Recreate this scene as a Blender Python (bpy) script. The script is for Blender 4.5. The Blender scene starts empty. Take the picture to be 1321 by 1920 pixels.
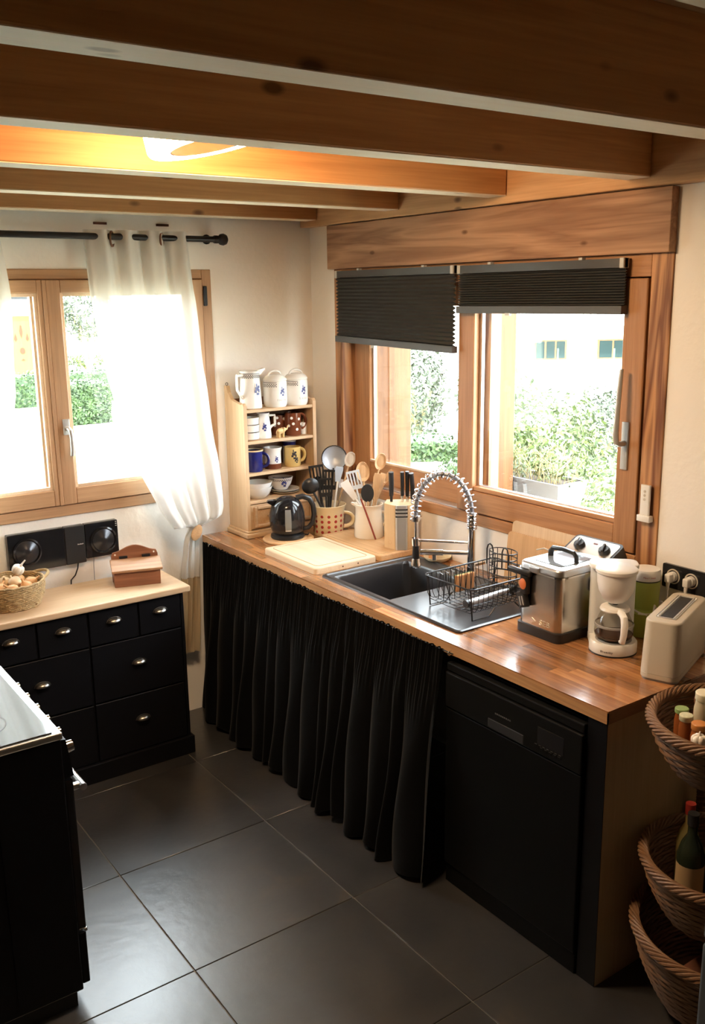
import bpy, bmesh, math, random
from mathutils import Vector, Matrix
R = math.radians
PI = math.pi
S = bpy.context.scene
COL = S.collection
random.seed(7)

# ---------------------------------------------------------------- camera
F_PX, IMG_W = 1746.84, 1321.0
cam_d = bpy.data.cameras.new('camera')
cam_d.sensor_fit = 'HORIZONTAL'; cam_d.sensor_width = 36.0; cam_d.lens = F_PX / IMG_W * 36.0
cam_d.clip_start = 0.05; cam_d.clip_end = 300
cam = bpy.data.objects.new('camera', cam_d); COL.objects.link(cam)
yaw, pitch, roll = 0.6170, -0.2300, -0.0139
fw = Vector((math.sin(yaw)*math.cos(pitch), math.cos(yaw)*math.cos(pitch), math.sin(pitch)))
rt = Vector((math.cos(yaw), -math.sin(yaw), 0)); up = rt.cross(fw)
rt2 = math.cos(roll)*rt + math.sin(roll)*up; up2 = -math.sin(roll)*rt + math.cos(roll)*up
m = Matrix((rt2, up2, -fw)).transposed().to_4x4(); m.translation = Vector((-2.6373, -4.0500, 2.0455))
cam.matrix_world = m
S.camera = cam

# ---------------------------------------------------------------- world, sun, exposure
w = bpy.data.worlds.new('sky'); S.world = w; w.use_nodes = True
nt = w.node_tree; nt.nodes.clear()
wo = nt.nodes.new('ShaderNodeOutputWorld'); bg = nt.nodes.new('ShaderNodeBackground')
bg.inputs['Color'].default_value = (0.86, 0.94, 1.0, 1); bg.inputs['Strength'].default_value = 7.4
nt.links.new(bg.outputs[0], wo.inputs[0])
sun_d = bpy.data.lights.new('sun', 'SUN'); sun_d.energy = 5.5; sun_d.angle = R(1.0); sun_d.color = (1, .96, .88)
sun = bpy.data.objects.new('sun', sun_d); COL.objects.link(sun)
sun.rotation_euler = Vector((0.42, 0.50, -0.76)).to_track_quat('-Z', 'Y').to_euler()
sun.location = (-6, -8, 12)
S.view_settings.view_transform = 'Standard'
try: S.view_settings.look = 'None'
except Exception: pass
S.view_settings.gamma = 1.0; S.view_settings.use_curve_mapping = False
S.view_settings.exposure = 1.53

# ---------------------------------------------------------------- mesh helpers
class MB:
    def __init__(s): s.v = []; s.f = []
    def add(s, vs, fs, M=None):
        o = len(s.v)
        for p in vs:
            p = Vector(p)
            if M is not None: p = M @ p
            s.v.append(p)
        for f in fs: s.f.append([i+o for i in f])
        return s
    def box(s, x0, x1, y0, y1, z0, z1, bev=0, seg=2, M=None):
        if x0 > x1: x0, x1 = x1, x0
        if y0 > y1: y0, y1 = y1, y0
        if z0 > z1: z0, z1 = z1, z0
        if bev <= 0:
            vs = [(x, y, z) for x in (x0, x1) for y in (y0, y1) for z in (z0, z1)]
            return s.add(vs, [(0,1,3,2),(4,6,7,5),(0,4,5,1),(2,3,7,6),(0,2,6,4),(1,5,7,3)], M)
        bm = bmesh.new(); bmesh.ops.create_cube(bm, size=1)
        for q in bm.verts: q.co = Vector(((x0+x1)/2+q.co.x*(x1-x0), (y0+y1)/2+q.co.y*(y1-y0), (z0+z1)/2+q.co.z*(z1-z0)))
        bmesh.ops.bevel(bm, geom=bm.edges[:], offset=bev, segments=seg, profile=.5, affect='EDGES')
        bm.verts.index_update()
        s.add([q.co.copy() for q in bm.verts], [[q.index for q in f.verts] for f in bm.faces], M); bm.free(); return s
    def rprism(s, x0, x1, y0, y1, z0, z1, r, n=6, taper=1.0, top=0, M=None):
        """upright box with rounded vertical corners; top>0 rounds the upper edge"""
        cx, cy = (x0+x1)/2, (y0+y1)/2
        def ring(sc, z, inset=0):
            out = []
            for (sx, sy, a0) in ((1,1,0),(-1,1,90),(-1,-1,180),(1,-1,270)):
                for k in range(n+1):
                    a = R(a0+90*k/n)
                    px = (x1-x0)/2*sc - r + max(r-inset, .0005)*math.cos(a)*1.0
                    hx = ((x1-x0)/2*sc - r); hy = ((y1-y0)/2*sc - r)
                    rr = max(r-inset, .0005)
                    out.append((cx+sx*hx+rr*math.cos(a), cy+sy*hy+rr*math.sin(a), z))
            return out
        rings = [ring(1, z0)]
        if top > 0:
            rings.append(ring(taper, z1-top))
            for k in range(1, 4):
                a = R(30*k); rings.append(ring(taper, z1-top+top*math.sin(a), top*(1-math.cos(a))))
        else: rings.append(ring(taper, z1))
        m_ = len(rings[0]); vs = [p for q in rings for p in q]; fs = []
        for j in range(len(rings)-1):
            for i in range(m_):
                k = (i+1) % m_
                fs.append((j*m_+i, j*m_+k, (j+1)*m_+k, (j+1)*m_+i))
        fs.append(list(range(m_))[::-1]); fs.append([(len(rings)-1)*m_+i for i in range(m_)])
        return s.add(vs, fs, M)
    def lathe(s, prof, c=(0,0,0), n=28, M=None, a0=0, a1=2*PI, sx=1, sy=1):
        vs = []; fs = []; full = abs(a1-a0-2*PI) < 1e-6; m_ = n if full else n+1
        for (r, z) in prof:
            for i in range(m_):
                a = a0+(a1-a0)*i/n
                vs.append((c[0]+r*math.cos(a)*sx, c[1]+r*math.sin(a)*sy, c[2]+z))
        for j in range(len(prof)-1):
            for i in range(n):
                k = (i+1) % m_
                fs.append((j*m_+i, j*m_+k, (j+1)*m_+k, (j+1)*m_+i))
        return s.add(vs, fs, M)
    def cyl(s, p0, p1, r0, r1=None, n=14, cap=True, M=None):
        r1 = r0 if r1 is None else r1
        p0 = Vector(p0); p1 = Vector(p1); d = (p1-p0)
        q = Vector((0,0,1)).rotation_difference(d.normalized()).to_matrix()
        vs = []
        for p, r in ((p0, r0), (p1, r1)):
            for i in range(n):
                a = 2*PI*i/n; vs.append(p + q @ Vector((r*math.cos(a), r*math.sin(a), 0)))
        fs = [(i, (i+1) % n, n+(i+1) % n, n+i) for i in range(n)]
        if cap: fs += [list(range(n))[::-1], [n+i for i in range(n)]]
        return s.add(vs, fs, M)
    def tube(s, pts, r, n=8, closed=False, M=None, cap=True, flat=1.0):
        pts = [Vector(p) for p in pts]; L = len(pts)
        rad = r if isinstance(r, (list, tuple)) else [r]*L
        T = []
        for i in range(L):
            a = pts[(i-1) % L] if (closed or i > 0) else pts[i]
            b = pts[(i+1) % L] if (closed or i < L-1) else pts[i]
            t = (b-a); T.append(t.normalized() if t.length > 1e-9 else Vector((0,0,1)))
        nrm = T[0].orthogonal().normalized(); vs = []; fs = []
        for i in range(L):
            if i: nrm = (T[i-1].rotation_difference(T[i]).to_matrix() @ nrm)
            nrm = (nrm - T[i]*nrm.dot(T[i])).normalized(); bn = T[i].cross(nrm)
            for k in range(n):
                a = 2*PI*k/n
                vs.append(pts[i] + nrm*(rad[i]*math.cos(a)) + bn*(rad[i]*flat*math.sin(a)))
        for i in range(L if closed else L-1):
            j = (i+1) % L
            for k in range(n):
                k2 = (k+1) % n
                fs.append((i*n+k, i*n+k2, j*n+k2, j*n+k))
        if cap and not closed: fs += [list(range(n))[::-1], [(L-1)*n+k for k in range(n)]]
        return s.add(vs, fs, M)
    def prism(s, poly, d0, d1, axis='z', M=None):
        """poly in the two other axes, extruded along axis from d0 to d1"""
        n = len(poly)
        def P(a, b, d): return {'z': (a, b, d), 'y': (a, d, b), 'x': (d, a, b)}[axis]
        vs = [P(a, b, d0) for a, b in poly] + [P(a, b, d1) for a, b in poly]
        fs = [list(range(n))[::-1], [n+i for i in range(n)]] + [(i, (i+1) % n, n+(i+1) % n, n+i) for i in range(n)]
        return s.add(vs, fs, M)
    def ball(s, c, r, nu=16, nv=10, M=None):
        if not isinstance(r, (tuple, list)): r = (r, r, r)
        vs = []; fs = []
        for j in range(nv+1):
            t = PI*j/nv
            for i in range(nu):
                a = 2*PI*i/nu
                vs.append((c[0]+r[0]*math.sin(t)*math.cos(a), c[1]+r[1]*math.sin(t)*math.sin(a), c[2]+r[2]*math.cos(t)))
        for j in range(nv):
            for i in range(nu):
                k = (i+1) % nu
                fs.append((j*nu+i, (j+1)*nu+i, (j+1)*nu+k, j*nu+k))
        return s.add(vs, fs, M)
    def grid(s, fn, nu, nv, M=None):
        vs = [fn(i/nu, j/nv) for j in range(nv+1) for i in range(nu+1)]
        fs = [(j*(nu+1)+i, j*(nu+1)+i+1, (j+1)*(nu+1)+i+1, (j+1)*(nu+1)+i) for j in range(nv) for i in range(nu)]
        return s.add(vs, fs, M)
    def cylpatch(s, rad, a, z, wd, ht, c=(0,0,0), n=2, off=.0006, M=None):
        """small flat print patch laid on an upright cylinder"""
        da = wd/rad/2
        vs = []
        for k in range(n+1):
            t = a-da+2*da*k/n
            for zz in (z-ht/2, z+ht/2): vs.append((c[0]+(rad+off)*math.cos(t), c[1]+(rad+off)*math.sin(t), c[2]+zz))
        return s.add(vs, [(2*k, 2*k+2, 2*k+3, 2*k+1) for k in range(n)], M)
    def build(s, name, mat=None, parent=None, smooth=True, angle=38, recalc=True):
        me = bpy.data.meshes.new(name); me.from_pydata([tuple(p) for p in s.v], [], s.f)
        if recalc:
            bm = bmesh.new(); bm.from_mesh(me)
            bmesh.ops.remove_doubles(bm, verts=bm.verts[:], dist=1e-6)
            bmesh.ops.recalc_face_normals(bm, faces=bm.faces[:]); bm.to_mesh(me); bm.free()
        me.update()
        if smooth:
            me.polygons.foreach_set('use_smooth', [True]*len(me.polygons))
            me.set_sharp_from_angle(angle=R(angle))
        if mat is not None: me.materials.append(mat)
        o = bpy.data.objects.new(name, me); COL.objects.link(o)
        if parent is not None: o.parent = parent
        return o

def tag(o, label, cat, group=None):
    o['label'] = label; o['category'] = cat
    if group: o['group'] = group
    return o
def thing(name, label, cat, loc=(0,0,0), rz=0, group=None):
    o = bpy.data.objects.new(name, None); COL.objects.link(o); o.empty_display_size = .05
    o.location = loc; o.rotation_euler = (0, 0, rz)
    return tag(o, label, cat, group)
def struct(o): o['kind'] = 'structure'; return o
def sroot(name):
    o = bpy.data.objects.new(name, None); COL.objects.link(o); o.empty_display_size = .05
    return struct(o)
def inst(me, name, parent, loc=(0,0,0), rot=(0,0,0), scale=(1,1,1)):
    o = bpy.data.objects.new(name, me); COL.objects.link(o); o.parent = parent
    o.location = loc; o.rotation_euler = rot; o.scale = scale
    return o
def text_mesh(name, txt, size, mat, parent, M, depth=.0006, align='CENTER', sx=1.0):
    cu = bpy.data.curves.new(name+'_crv', 'FONT'); cu.body = txt; cu.size = size; cu.extrude = depth
    cu.align_x = align; cu.align_y = 'CENTER'
    t = bpy.data.objects.new(name+'_tmp', cu); COL.objects.link(t)
    me = bpy.data.meshes.new_from_object(t.evaluated_get(bpy.context.evaluated_depsgraph_get()))
    bpy.data.objects.remove(t); bpy.data.curves.remove(cu)
    me.transform(M @ Matrix.Diagonal((sx, 1, 1, 1))); me.materials.clear(); me.materials.append(mat)
    o = bpy.data.objects.new(name, me); COL.objects.link(o); o.parent = parent
    return o
def facing(pos, nrm, upv=(0,0,1)):
    """matrix whose local z looks along nrm, local y up"""
    z = Vector(nrm).normalized(); x = Vector(upv).cross(z).normalized(); y = z.cross(x)
    M = Matrix((x, y, z)).transposed().to_4x4(); M.translation = Vector(pos); return M
def RZ(a, c=(0,0,0)): return Matrix.Translation(Vector(c)) @ Matrix.Rotation(a, 4, 'Z')
def axisM(p0, p1):
    d = Vector(p1)-Vector(p0)
    M = Vector((0,0,1)).rotation_difference(d.normalized()).to_matrix().to_4x4(); M.translation = Vector(p0); return M

# ---------------------------------------------------------------- materials
MT = {}
def nodes(name):
    m_ = bpy.data.materials.new(name); m_.use_nodes = True
    t = m_.node_tree; b = t.nodes['Principled BSDF']; MT[name] = m_
    return m_, t, b
def setp(b, **k):
    for n_, v in k.items():
        n_ = n_.replace('_', ' ')
        if n_ in b.inputs: b.inputs[n_].default_value = v
def c4(c): return (c[0], c[1], c[2], 1)
def plain(name, col, rough=.5, metal=0, var=.06, vscale=12, bump=0, bscale=60, spec=.5, **k):
    m_, t, b = nodes(name)
    tc = t.nodes.new('ShaderNodeTexCoord'); nz = t.nodes.new('ShaderNodeTexNoise')
    nz.inputs['Scale'].default_value = vscale; nz.inputs['Detail'].default_value = 4
    t.links.new(tc.outputs['Object'], nz.inputs['Vector'])
    mx = t.nodes.new('ShaderNodeMix'); mx.data_type = 'RGBA'
    mx.inputs[6].default_value = c4([x*(1-var) for x in col]); mx.inputs[7].default_value = c4([min(1, x*(1+var)) for x in col])
    t.links.new(nz.outputs['Fac'], mx.inputs[0]); t.links.new(mx.outputs[2], b.inputs['Base Color'])
    setp(b, Roughness=rough, Metallic=metal, Specular_IOR_Level=spec, **k)
    if bump:
        n2 = t.nodes.new('ShaderNodeTexNoise'); n2.inputs['Scale'].default_value = bscale; n2.inputs['Detail'].default_value = 5
        t.links.new(tc.outputs['Object'], n2.inputs['Vector'])
        bp = t.nodes.new('ShaderNodeBump'); bp.inputs['Strength'].default_value = bump; bp.inputs['Distance'].default_value = .01
        t.links.new(n2.outputs['Fac'], bp.inputs['Height']); t.links.new(bp.outputs[0], b.inputs['Normal'])
    return m_
def wood(name, dark, light, axis='x', scale=1.0, rough=.5, knots=0, rings=.5, coat=0, rnd=.15, spec=.4, kcol=(.10,.04,.015), kd=None):
    m_, t, b = nodes(name); N = t.nodes.new; L = t.links.new
    tc = N('ShaderNodeTexCoord'); oi = N('ShaderNodeObjectInfo')
    ad = N('ShaderNodeVectorMath'); ad.operation = 'ADD'
    cb = N('ShaderNodeCombineXYZ'); ml = N('ShaderNodeMath'); ml.operation = 'MULTIPLY'; ml.inputs[1].default_value = 37.0
    L(oi.outputs['Random'], ml.inputs[0])
    for i in range(3): L(ml.outputs[0], cb.inputs[i])
    L(tc.outputs['Object'], ad.inputs[0]); L(cb.outputs[0], ad.inputs[1])
    mp = N('ShaderNodeMapping'); sc = [14*scale]*3; sc['xyz'.index(axis)] = 0.9*scale
    mp.inputs['Scale'].default_value = sc; L(ad.outputs[0], mp.inputs['Vector'])
    n1 = N('ShaderNodeTexNoise'); n1.inputs['Scale'].default_value = 1.0; n1.inputs['Detail'].default_value = 3; n1.inputs['Distortion'].default_value = .6
    L(mp.outputs[0], n1.inputs['Vector'])
    mu = N('ShaderNodeMath'); mu.operation = 'MULTIPLY'; mu.inputs[1].default_value = 7.0; L(n1.outputs['Fac'], mu.inputs[0])
    fr = N('ShaderNodeMath'); fr.operation = 'PINGPONG'; fr.inputs[1].default_value = 1.0; L(mu.outputs[0], fr.inputs[0])
    mp2 = N('ShaderNodeMapping'); sc2 = [160*scale]*3; sc2['xyz'.index(axis)] = 5*scale
    mp2.inputs['Scale'].default_value = sc2; L(ad.outputs[0], mp2.inputs['Vector'])
    n2 = N('ShaderNodeTexNoise'); n2.inputs['Scale'].default_value = 1.0; n2.inputs['Detail'].default_value = 4; L(mp2.outputs[0], n2.inputs['Vector'])
    mix = N('ShaderNodeMix'); mix.data_type = 'FLOAT'; mix.inputs[0].default_value = 1-rings
    L(fr.outputs[0], mix.inputs[2]); L(n2.outputs['Fac'], mix.inputs[3])
    rp = N('ShaderNodeValToRGB'); rp.color_ramp.elements[0].color = c4(dark); rp.color_ramp.elements[1].color = c4(light)
    rp.color_ramp.elements[0].position = .15; rp.color_ramp.elements[1].position = .8
    L(mix.outputs[0], rp.inputs['Fac'])
    hs = N('ShaderNodeHueSaturation'); mr = N('ShaderNodeMapRange'); mr.inputs[3].default_value = 1-rnd; mr.inputs[4].default_value = 1+rnd
    L(oi.outputs['Random'], mr.inputs[0]); L(mr.outputs[0], hs.inputs['Value']); L(rp.outputs[0], hs.inputs['Color'])
    out = hs.outputs[0]
    if knots:
        mp3 = N('ShaderNodeMapping'); sc3 = [7.0]*3; sc3['xyz'.index(axis)] = 3.4
        if kd: sc3['xyz'.index(kd)] = .4
        mp3.inputs['Scale'].default_value = sc3; L(ad.outputs[0], mp3.inputs['Vector'])
        vo = N('ShaderNodeTexVoronoi'); vo.inputs['Scale'].default_value = 1.25; L(mp3.outputs[0], vo.inputs['Vector'])
        r2 = N('ShaderNodeValToRGB'); r2.color_ramp.elements[0].position = .10*knots; r2.color_ramp.elements[0].color = (1,1,1,1)
        r2.color_ramp.elements[1].position = .19*knots; r2.color_ramp.elements[1].color = (0,0,0,1)
        L(vo.outputs['Distance'], r2.inputs['Fac'])
        m3 = N('ShaderNodeMix'); m3.data_type = 'RGBA'; m3.inputs[7].default_value = c4(kcol)
        mm = N('ShaderNodeMath'); mm.operation = 'MULTIPLY'; mm.inputs[1].default_value = .8; L(r2.outputs[0], mm.inputs[0])
        L(mm.outputs[0], m3.inputs[0]); L(out, m3.inputs[6]); out = m3.outputs[2]
    L(out, b.inputs['Base Color'])
    bp = N('ShaderNodeBump'); bp.inputs['Strength'].default_value = .12; bp.inputs['Distance'].default_value = .004
    L(n2.outputs['Fac'], bp.inputs['Height']); L(bp.outputs[0], b.inputs['Normal'])
    setp(b, Roughness=rough, Specular_IOR_Level=spec, Coat_Weight=coat, Coat_Roughness=.15)
    return m_
def thin_glass(name, tint=(1,1,1), refl=1.0, rough=.0):
    m_ = bpy.data.materials.new(name); m_.use_nodes = True; t = m_.node_tree; t.nodes.clear(); MT[name] = m_
    o = t.nodes.new('ShaderNodeOutputMaterial'); tr = t.nodes.new('ShaderNodeBsdfTransparent'); gl = t.nodes.new('ShaderNodeBsdfGlossy')
    tr.inputs[0].default_value = c4(tint); gl.inputs['Roughness'].default_value = rough
    lw_ = t.nodes.new('ShaderNodeLayerWeight'); lw_.inputs['Blend'].default_value = .5
    pw = t.nodes.new('ShaderNodeMath'); pw.operation = 'POWER'; pw.inputs[1].default_value = 4.0; t.links.new(lw_.outputs['Facing'], pw.inputs[0])
    mu = t.nodes.new('ShaderNodeMath'); mu.operation = 'MULTIPLY_ADD'; mu.inputs[1].default_value = .5*refl; mu.inputs[2].default_value = .035*refl
    t.links.new(pw.outputs[0], mu.inputs[0])
    mx = t.nodes.new('ShaderNodeMixShader'); t.links.new(mu.outputs[0], mx.inputs[0])
    t.links.new(tr.outputs[0], mx.inputs[1]); t.links.new(gl.outputs[0], mx.inputs[2]); t.links.new(mx.outputs[0], o.inputs[0])
    return m_
def cloth(name, col, trans=.5, clear=.1):
    m_ = bpy.data.materials.new(name); m_.use_nodes = True; t = m_.node_tree; t.nodes.clear(); MT[name] = m_
    N = t.nodes.new; L = t.links.new
    o = N('ShaderNodeOutputMaterial'); d = N('ShaderNodeBsdfDiffuse'); tl = N('ShaderNodeBsdfTranslucent'); tr = N('ShaderNodeBsdfTransparent')
    d.inputs[0].default_value = c4(col); tl.inputs[0].default_value = c4(col)
    tc = N('ShaderNodeTexCoord'); nz = N('ShaderNodeTexNoise'); nz.inputs['Scale'].default_value = 400; nz.inputs['Detail'].default_value = 2
    L(tc.outputs['Object'], nz.inputs['Vector'])
    bp = N('ShaderNodeBump'); bp.inputs['Strength'].default_value = .2; bp.inputs['Distance'].default_value = .001
    L(nz.outputs['Fac'], bp.inputs['Height']); L(bp.outputs[0], d.inputs['Normal'])
    m1 = N('ShaderNodeMixShader'); m1.inputs[0].default_value = trans; L(d.outputs[0], m1.inputs[1]); L(tl.outputs[0], m1.inputs[2])
    m2 = N('ShaderNodeMixShader'); m2.inputs[0].default_value = clear; L(m1.outputs[0], m2.inputs[1]); L(tr.outputs[0], m2.inputs[2])
    L(m2.outputs[0], o.inputs[0])
    return m_
def emit(name, col, st):
    m_ = bpy.data.materials.new(name); m_.use_nodes = True; t = m_.node_tree; t.nodes.clear(); MT[name] = m_
    o = t.nodes.new('ShaderNodeOutputMaterial'); e = t.nodes.new('ShaderNodeEmission'); e.inputs[0].default_value = c4(col); e.inputs[1].default_value = st
    t.links.new(e.outputs[0], o.inputs[0]); return m_
def leafmat(name, a, b_, scale=3):
    m_, t, b = nodes(name); N = t.nodes.new; L = t.links.new
    tc = N('ShaderNodeTexCoord'); nz = N('ShaderNodeTexNoise'); nz.inputs['Scale'].default_value = scale; nz.inputs['Detail'].default_value = 6
    L(tc.outputs['Object'], nz.inputs['Vector'])
    rp = N('ShaderNodeValToRGB'); rp.color_ramp.elements[0].color = c4(a); rp.color_ramp.elements[1].color = c4(b_)
    rp.color_ramp.elements[0].position = .35; rp.color_ramp.elements[1].position = .65
    L(nz.outputs['Fac'], rp.inputs['Fac']); L(rp.outputs[0], b.inputs['Base Color']); setp(b, Roughness=.6)
    return m_

plaster = plain('plaster', (.86,.82,.76), .85, var=.03, vscale=3, bump=.15, bscale=40)
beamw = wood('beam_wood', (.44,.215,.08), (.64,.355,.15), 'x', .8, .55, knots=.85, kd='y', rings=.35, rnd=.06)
beamlit = wood('beam_underside_lit', (.88,.76,.57), (.94,.83,.65), 'x', .8, .6, knots=.7, rings=.3, rnd=.04, kcol=(.45,.36,.24))  # beam wood paled: daylight bounced up from below is put into the colour
platew = wood('plate_wood', (.46,.25,.11), (.66,.40,.20), 'y', .8, .55, knots=.7, kd='x', rings=.35)
headw = wood('header_wood', (.30,.15,.08), (.54,.31,.18), 'y', 1.1, .6, knots=.55, kd='x', rings=.65)
larch_y = wood('larch_rail', (.35,.16,.07), (.52,.27,.125), 'y', 1.2, .42, rings=.35, rnd=.04)
larch_z = wood('larch_stile', (.35,.16,.07), (.52,.27,.125), 'z', 1.2, .42, rings=.35, rnd=.04)
larch_rough = wood('larch_casing', (.20,.075,.03), (.56,.285,.125), 'z', .9, .5, rings=.85, rnd=.04)
oak_x = wood('window_rail_wood', (.36,.20,.105), (.50,.30,.165), 'x', 1.2, .42, rings=.3, rnd=.04)
oak_z = wood('window_stile_wood', (.36,.20,.105), (.50,.30,.165), 'z', 1.2, .42, rings=.3, rnd=.04)
stavew = wood('worktop_wood', (.22,.088,.034), (.48,.225,.09), 'y', 1.6, .16, rings=.4, rnd=.42, coat=.8)
edgew = wood('worktop_edge_wood', (.36,.18,.08), (.52,.29,.13), 'y', 1.6, .4, rings=.4, rnd=.05)
pine_z = wood('shelf_pine', (.53,.345,.19), (.68,.49,.305), 'z', 1.2, .5, rings=.25, rnd=.05)
pine_x = wood('shelf_pine_board', (.53,.345,.19), (.68,.49,.305), 'x', 1.2, .5, rings=.25, rnd=.05)
boardw = wood('cutting_board_wood', (.64,.47,.30), (.76,.61,.43), 'y', 1.0, .5, rings=.25, rnd=.08)
boardw2 = wood('cutting_board_wood_warm', (.56,.32,.15), (.72,.46,.24), 'y', 1.0, .5, rings=.25, rnd=.08)
chesttop = wood('chest_top_wood', (.54,.365,.215), (.66,.485,.32), 'x', 1.0, .38, rings=.3, rnd=.03)
saltw = wood('salt_box_wood', (.17,.062,.03), (.32,.13,.065), 'x', 1.2, .45, rings=.4, rnd=.02)
panelw = wood('end_panel_wood', (.44,.30,.16), (.55,.39,.22), 'z', .7, .55, rings=.2, rnd=.02)
spoonw = wood('utensil_wood', (.52,.30,.15), (.72,.48,.27), 'z', 2.5, .5, rings=.3, rnd=.2)
redw = plain('red_lacquer', (.26,.045,.025), .35)
blockw = wood('knife_block_wood', (.64,.42,.22), (.76,.54,.31), 'z', 1.5, .45, rings=.25, rnd=.03)
extw = wood('porch_post_wood', (.11,.040,.013), (.19,.088,.032), 'z', .8, .6, knots=.9, rings=.4, rnd=.05)
tile_m = None
def tile_material():
    m_, t, b = nodes('slate_tile'); N = t.nodes.new; L = t.links.new
    tc = N('ShaderNodeTexCoord'); oi = N('ShaderNodeObjectInfo'); ad = N('ShaderNodeVectorMath')
    ml = N('ShaderNodeMath'); ml.operation = 'MULTIPLY'; ml.inputs[1].default_value = 20; L(oi.outputs['Random'], ml.inputs[0])
    L(tc.outputs['Object'], ad.inputs[0]); L(ml.outputs[0], ad.inputs[1])
    n1 = N('ShaderNodeTexNoise'); n1.inputs['Scale'].default_value = 3.2; n1.inputs['Detail'].default_value = 8; n1.inputs['Roughness'].default_value = .62; n1.inputs['Distortion'].default_value = .5
    L(ad.outputs[0], n1.inputs['Vector'])
    rp = N('ShaderNodeValToRGB'); e = rp.color_ramp.elements
    e[0].position = .3; e[0].color = (.020,.0195,.0195,1); e[1].position = .62; e[1].color = (.042,.039,.037,1)
    x = e.new(.74); x.color = (.075,.055,.038,1)
    L(n1.outputs['Fac'], rp.inputs['Fac']); L(rp.outputs[0], b.inputs['Base Color'])
    mr = N('ShaderNodeMapRange'); mr.inputs[3].default_value = .27; mr.inputs[4].default_value = .36; setp(b, Specular_IOR_Level=1.0, Coat_Weight=.7, Coat_Roughness=.27); L(n1.outputs['Fac'], mr.inputs[0]); L(mr.outputs[0], b.inputs['Roughness'])
    n2 = N('ShaderNodeTexNoise'); n2.inputs['Scale'].default_value = 25; n2.inputs['Detail'].default_value = 6; L(ad.outputs[0], n2.inputs['Vector'])
    bp = N('ShaderNodeBump'); bp.inputs['Strength'].default_value = .12; bp.inputs['Distance'].default_value = .01; L(n2.outputs['Fac'], bp.inputs['Height']); L(bp.outputs[0], b.inputs['Normal'])
    return m_
tile_m = tile_material()
grout = plain('grout', (.17,.155,.135), .9)
black = plain('black_paint', (.0045,.0045,.006), .45, var=.15, spec=.2)
blackgloss = plain('black_gloss', (.012,.012,.014), .12)
blackplastic = plain('black_plastic', (.018,.018,.019), .35)
blackmatte = plain('black_matte', (.013,.013,.014), .7)
dwblack = plain('dishwasher_black', (.003,.003,.003), .5, spec=.12)
dwblack2 = plain('dishwasher_panel_black', (.005,.005,.005), .4, spec=.18)
velvet = plain('black_velvet', (.0028,.0028,.003), .9, spec=.08, var=.3, vscale=30, bump=.15, bscale=300, Sheen_Weight=.05, Sheen_Roughness=.35)
granite = plain('sink_composite', (.018,.018,.021), .30, var=.3, vscale=300, spec=.9)
chrome = plain('chrome', (.80,.80,.82), .10, 1, var=.02)
steel = plain('brushed_steel', (.62,.60,.57), .26, 1, var=.05, vscale=40)
alu = plain('aluminium', (.66,.66,.66), .34, 1, var=.03)
satin = plain('satin_metal', (.56,.55,.53), .32, .45, var=.03)
pewter = plain('pewter', (.40,.38,.35), .30, 1, var=.08)
iron = plain('dark_iron', (.020,.020,.022), .4, .4)
wire_m = plain('coated_wire', (.028,.028,.030), .28, .3)
white_pl = plain('white_plastic', (.80,.79,.76), .33, var=.02)
cream_pl = plain('cream_plastic', (.55,.50,.42), .38, var=.02)
trans_pl = plain('milky_plastic', (.72,.76,.78), .3, var=.02)
green_pl = plain('green_plastic', (.36,.42,.07), .35, var=.04)
grey_pl = plain('grey_plastic', (.30,.30,.30), .4)
china = plain('white_china', (.84,.83,.79), .12, var=.015)
china_cream = plain('cream_china', (.80,.66,.42), .15, var=.03)
crockm = plain('crock_glaze', (.82,.74,.62), .2, var=.03)
bluegl = plain('cobalt_glaze', (.018,.022,.15), .10, var=.25, vscale=80)
browngl = plain('brown_glaze', (.16,.048,.022), .12, var=.1)
yellowgl = plain('yellow_glaze', (.72,.52,.20), .15, var=.08, vscale=30)
inkblue = plain('blue_print', (.05,.06,.22), .3)
inkdark = plain('dark_print', (.03,.025,.03), .4)
inkred = plain('red_print', (.42,.035,.025), .3)
inkgrey = plain('pale_grey_print', (.62,.60,.57), .4)
orange_m = plain('orange_badge', (.60,.16,.05), .4)
wickerm = plain('wicker', (.20,.10,.045), .55, var=.35, vscale=45)
seagrass = plain('seagrass', (.42,.30,.15), .75, var=.55, vscale=55, bump=.4, bscale=120)
onionm = plain('onion_skin', (.66,.36,.16), .35, var=.25, vscale=18)
onion2 = plain('pale_onion_skin', (.80,.60,.38), .4, var=.15, vscale=18)
garlicm = plain('garlic_skin', (.84,.78,.70), .5, var=.08)
blindm = plain('blind_fabric', (.060,.058,.056), .8, var=.1)
blindrail = plain('blind_rail', (.09,.09,.092), .34, .5)
blindbot = plain('blind_bottom_rail', (.085,.082,.08), .5, .2)
clearclip = plain('clear_clip', (.55,.55,.52), .3)
pane_g = thin_glass('window_glass', (.97,.985,.98), .8)
jug_g = thin_glass('carafe_glass', (.88,.86,.82), 1.2)
window_strip = plain('smoked_window', (.20,.20,.19), .15)
sheer = cloth('white_linen', (.74,.73,.70), .20, .05)
coffee_m = plain('dark_coffee', (.05,.02,.01), .2)
lampglow = emit('lamp_glow', (1, .72, .45), 80)
lampside = emit('lamp_side_glow', (1, .64, .32), 29)
lampwhite = plain('lamp_white', (.82,.78,.72), .5)
ivory = plain('ivory_figurine', (.70,.50,.24), .4, var=.25, vscale=90)
sponge = plain('sponge_orange', (.65,.30,.12), .9)
fridge_m = plain('grey_fridge', (.085,.092,.10), .38, .3)
bottle_g = plain('dark_bottle', (.02,.028,.016), .08)
oil_m = plain('yellow_oil_bottle', (.42,.34,.12), .15)
cork_m = plain('cork', (.62,.50,.36), .8, var=.15, vscale=60)
lidgreen = plain('green_lid', (.26,.38,.14), .4)
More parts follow.
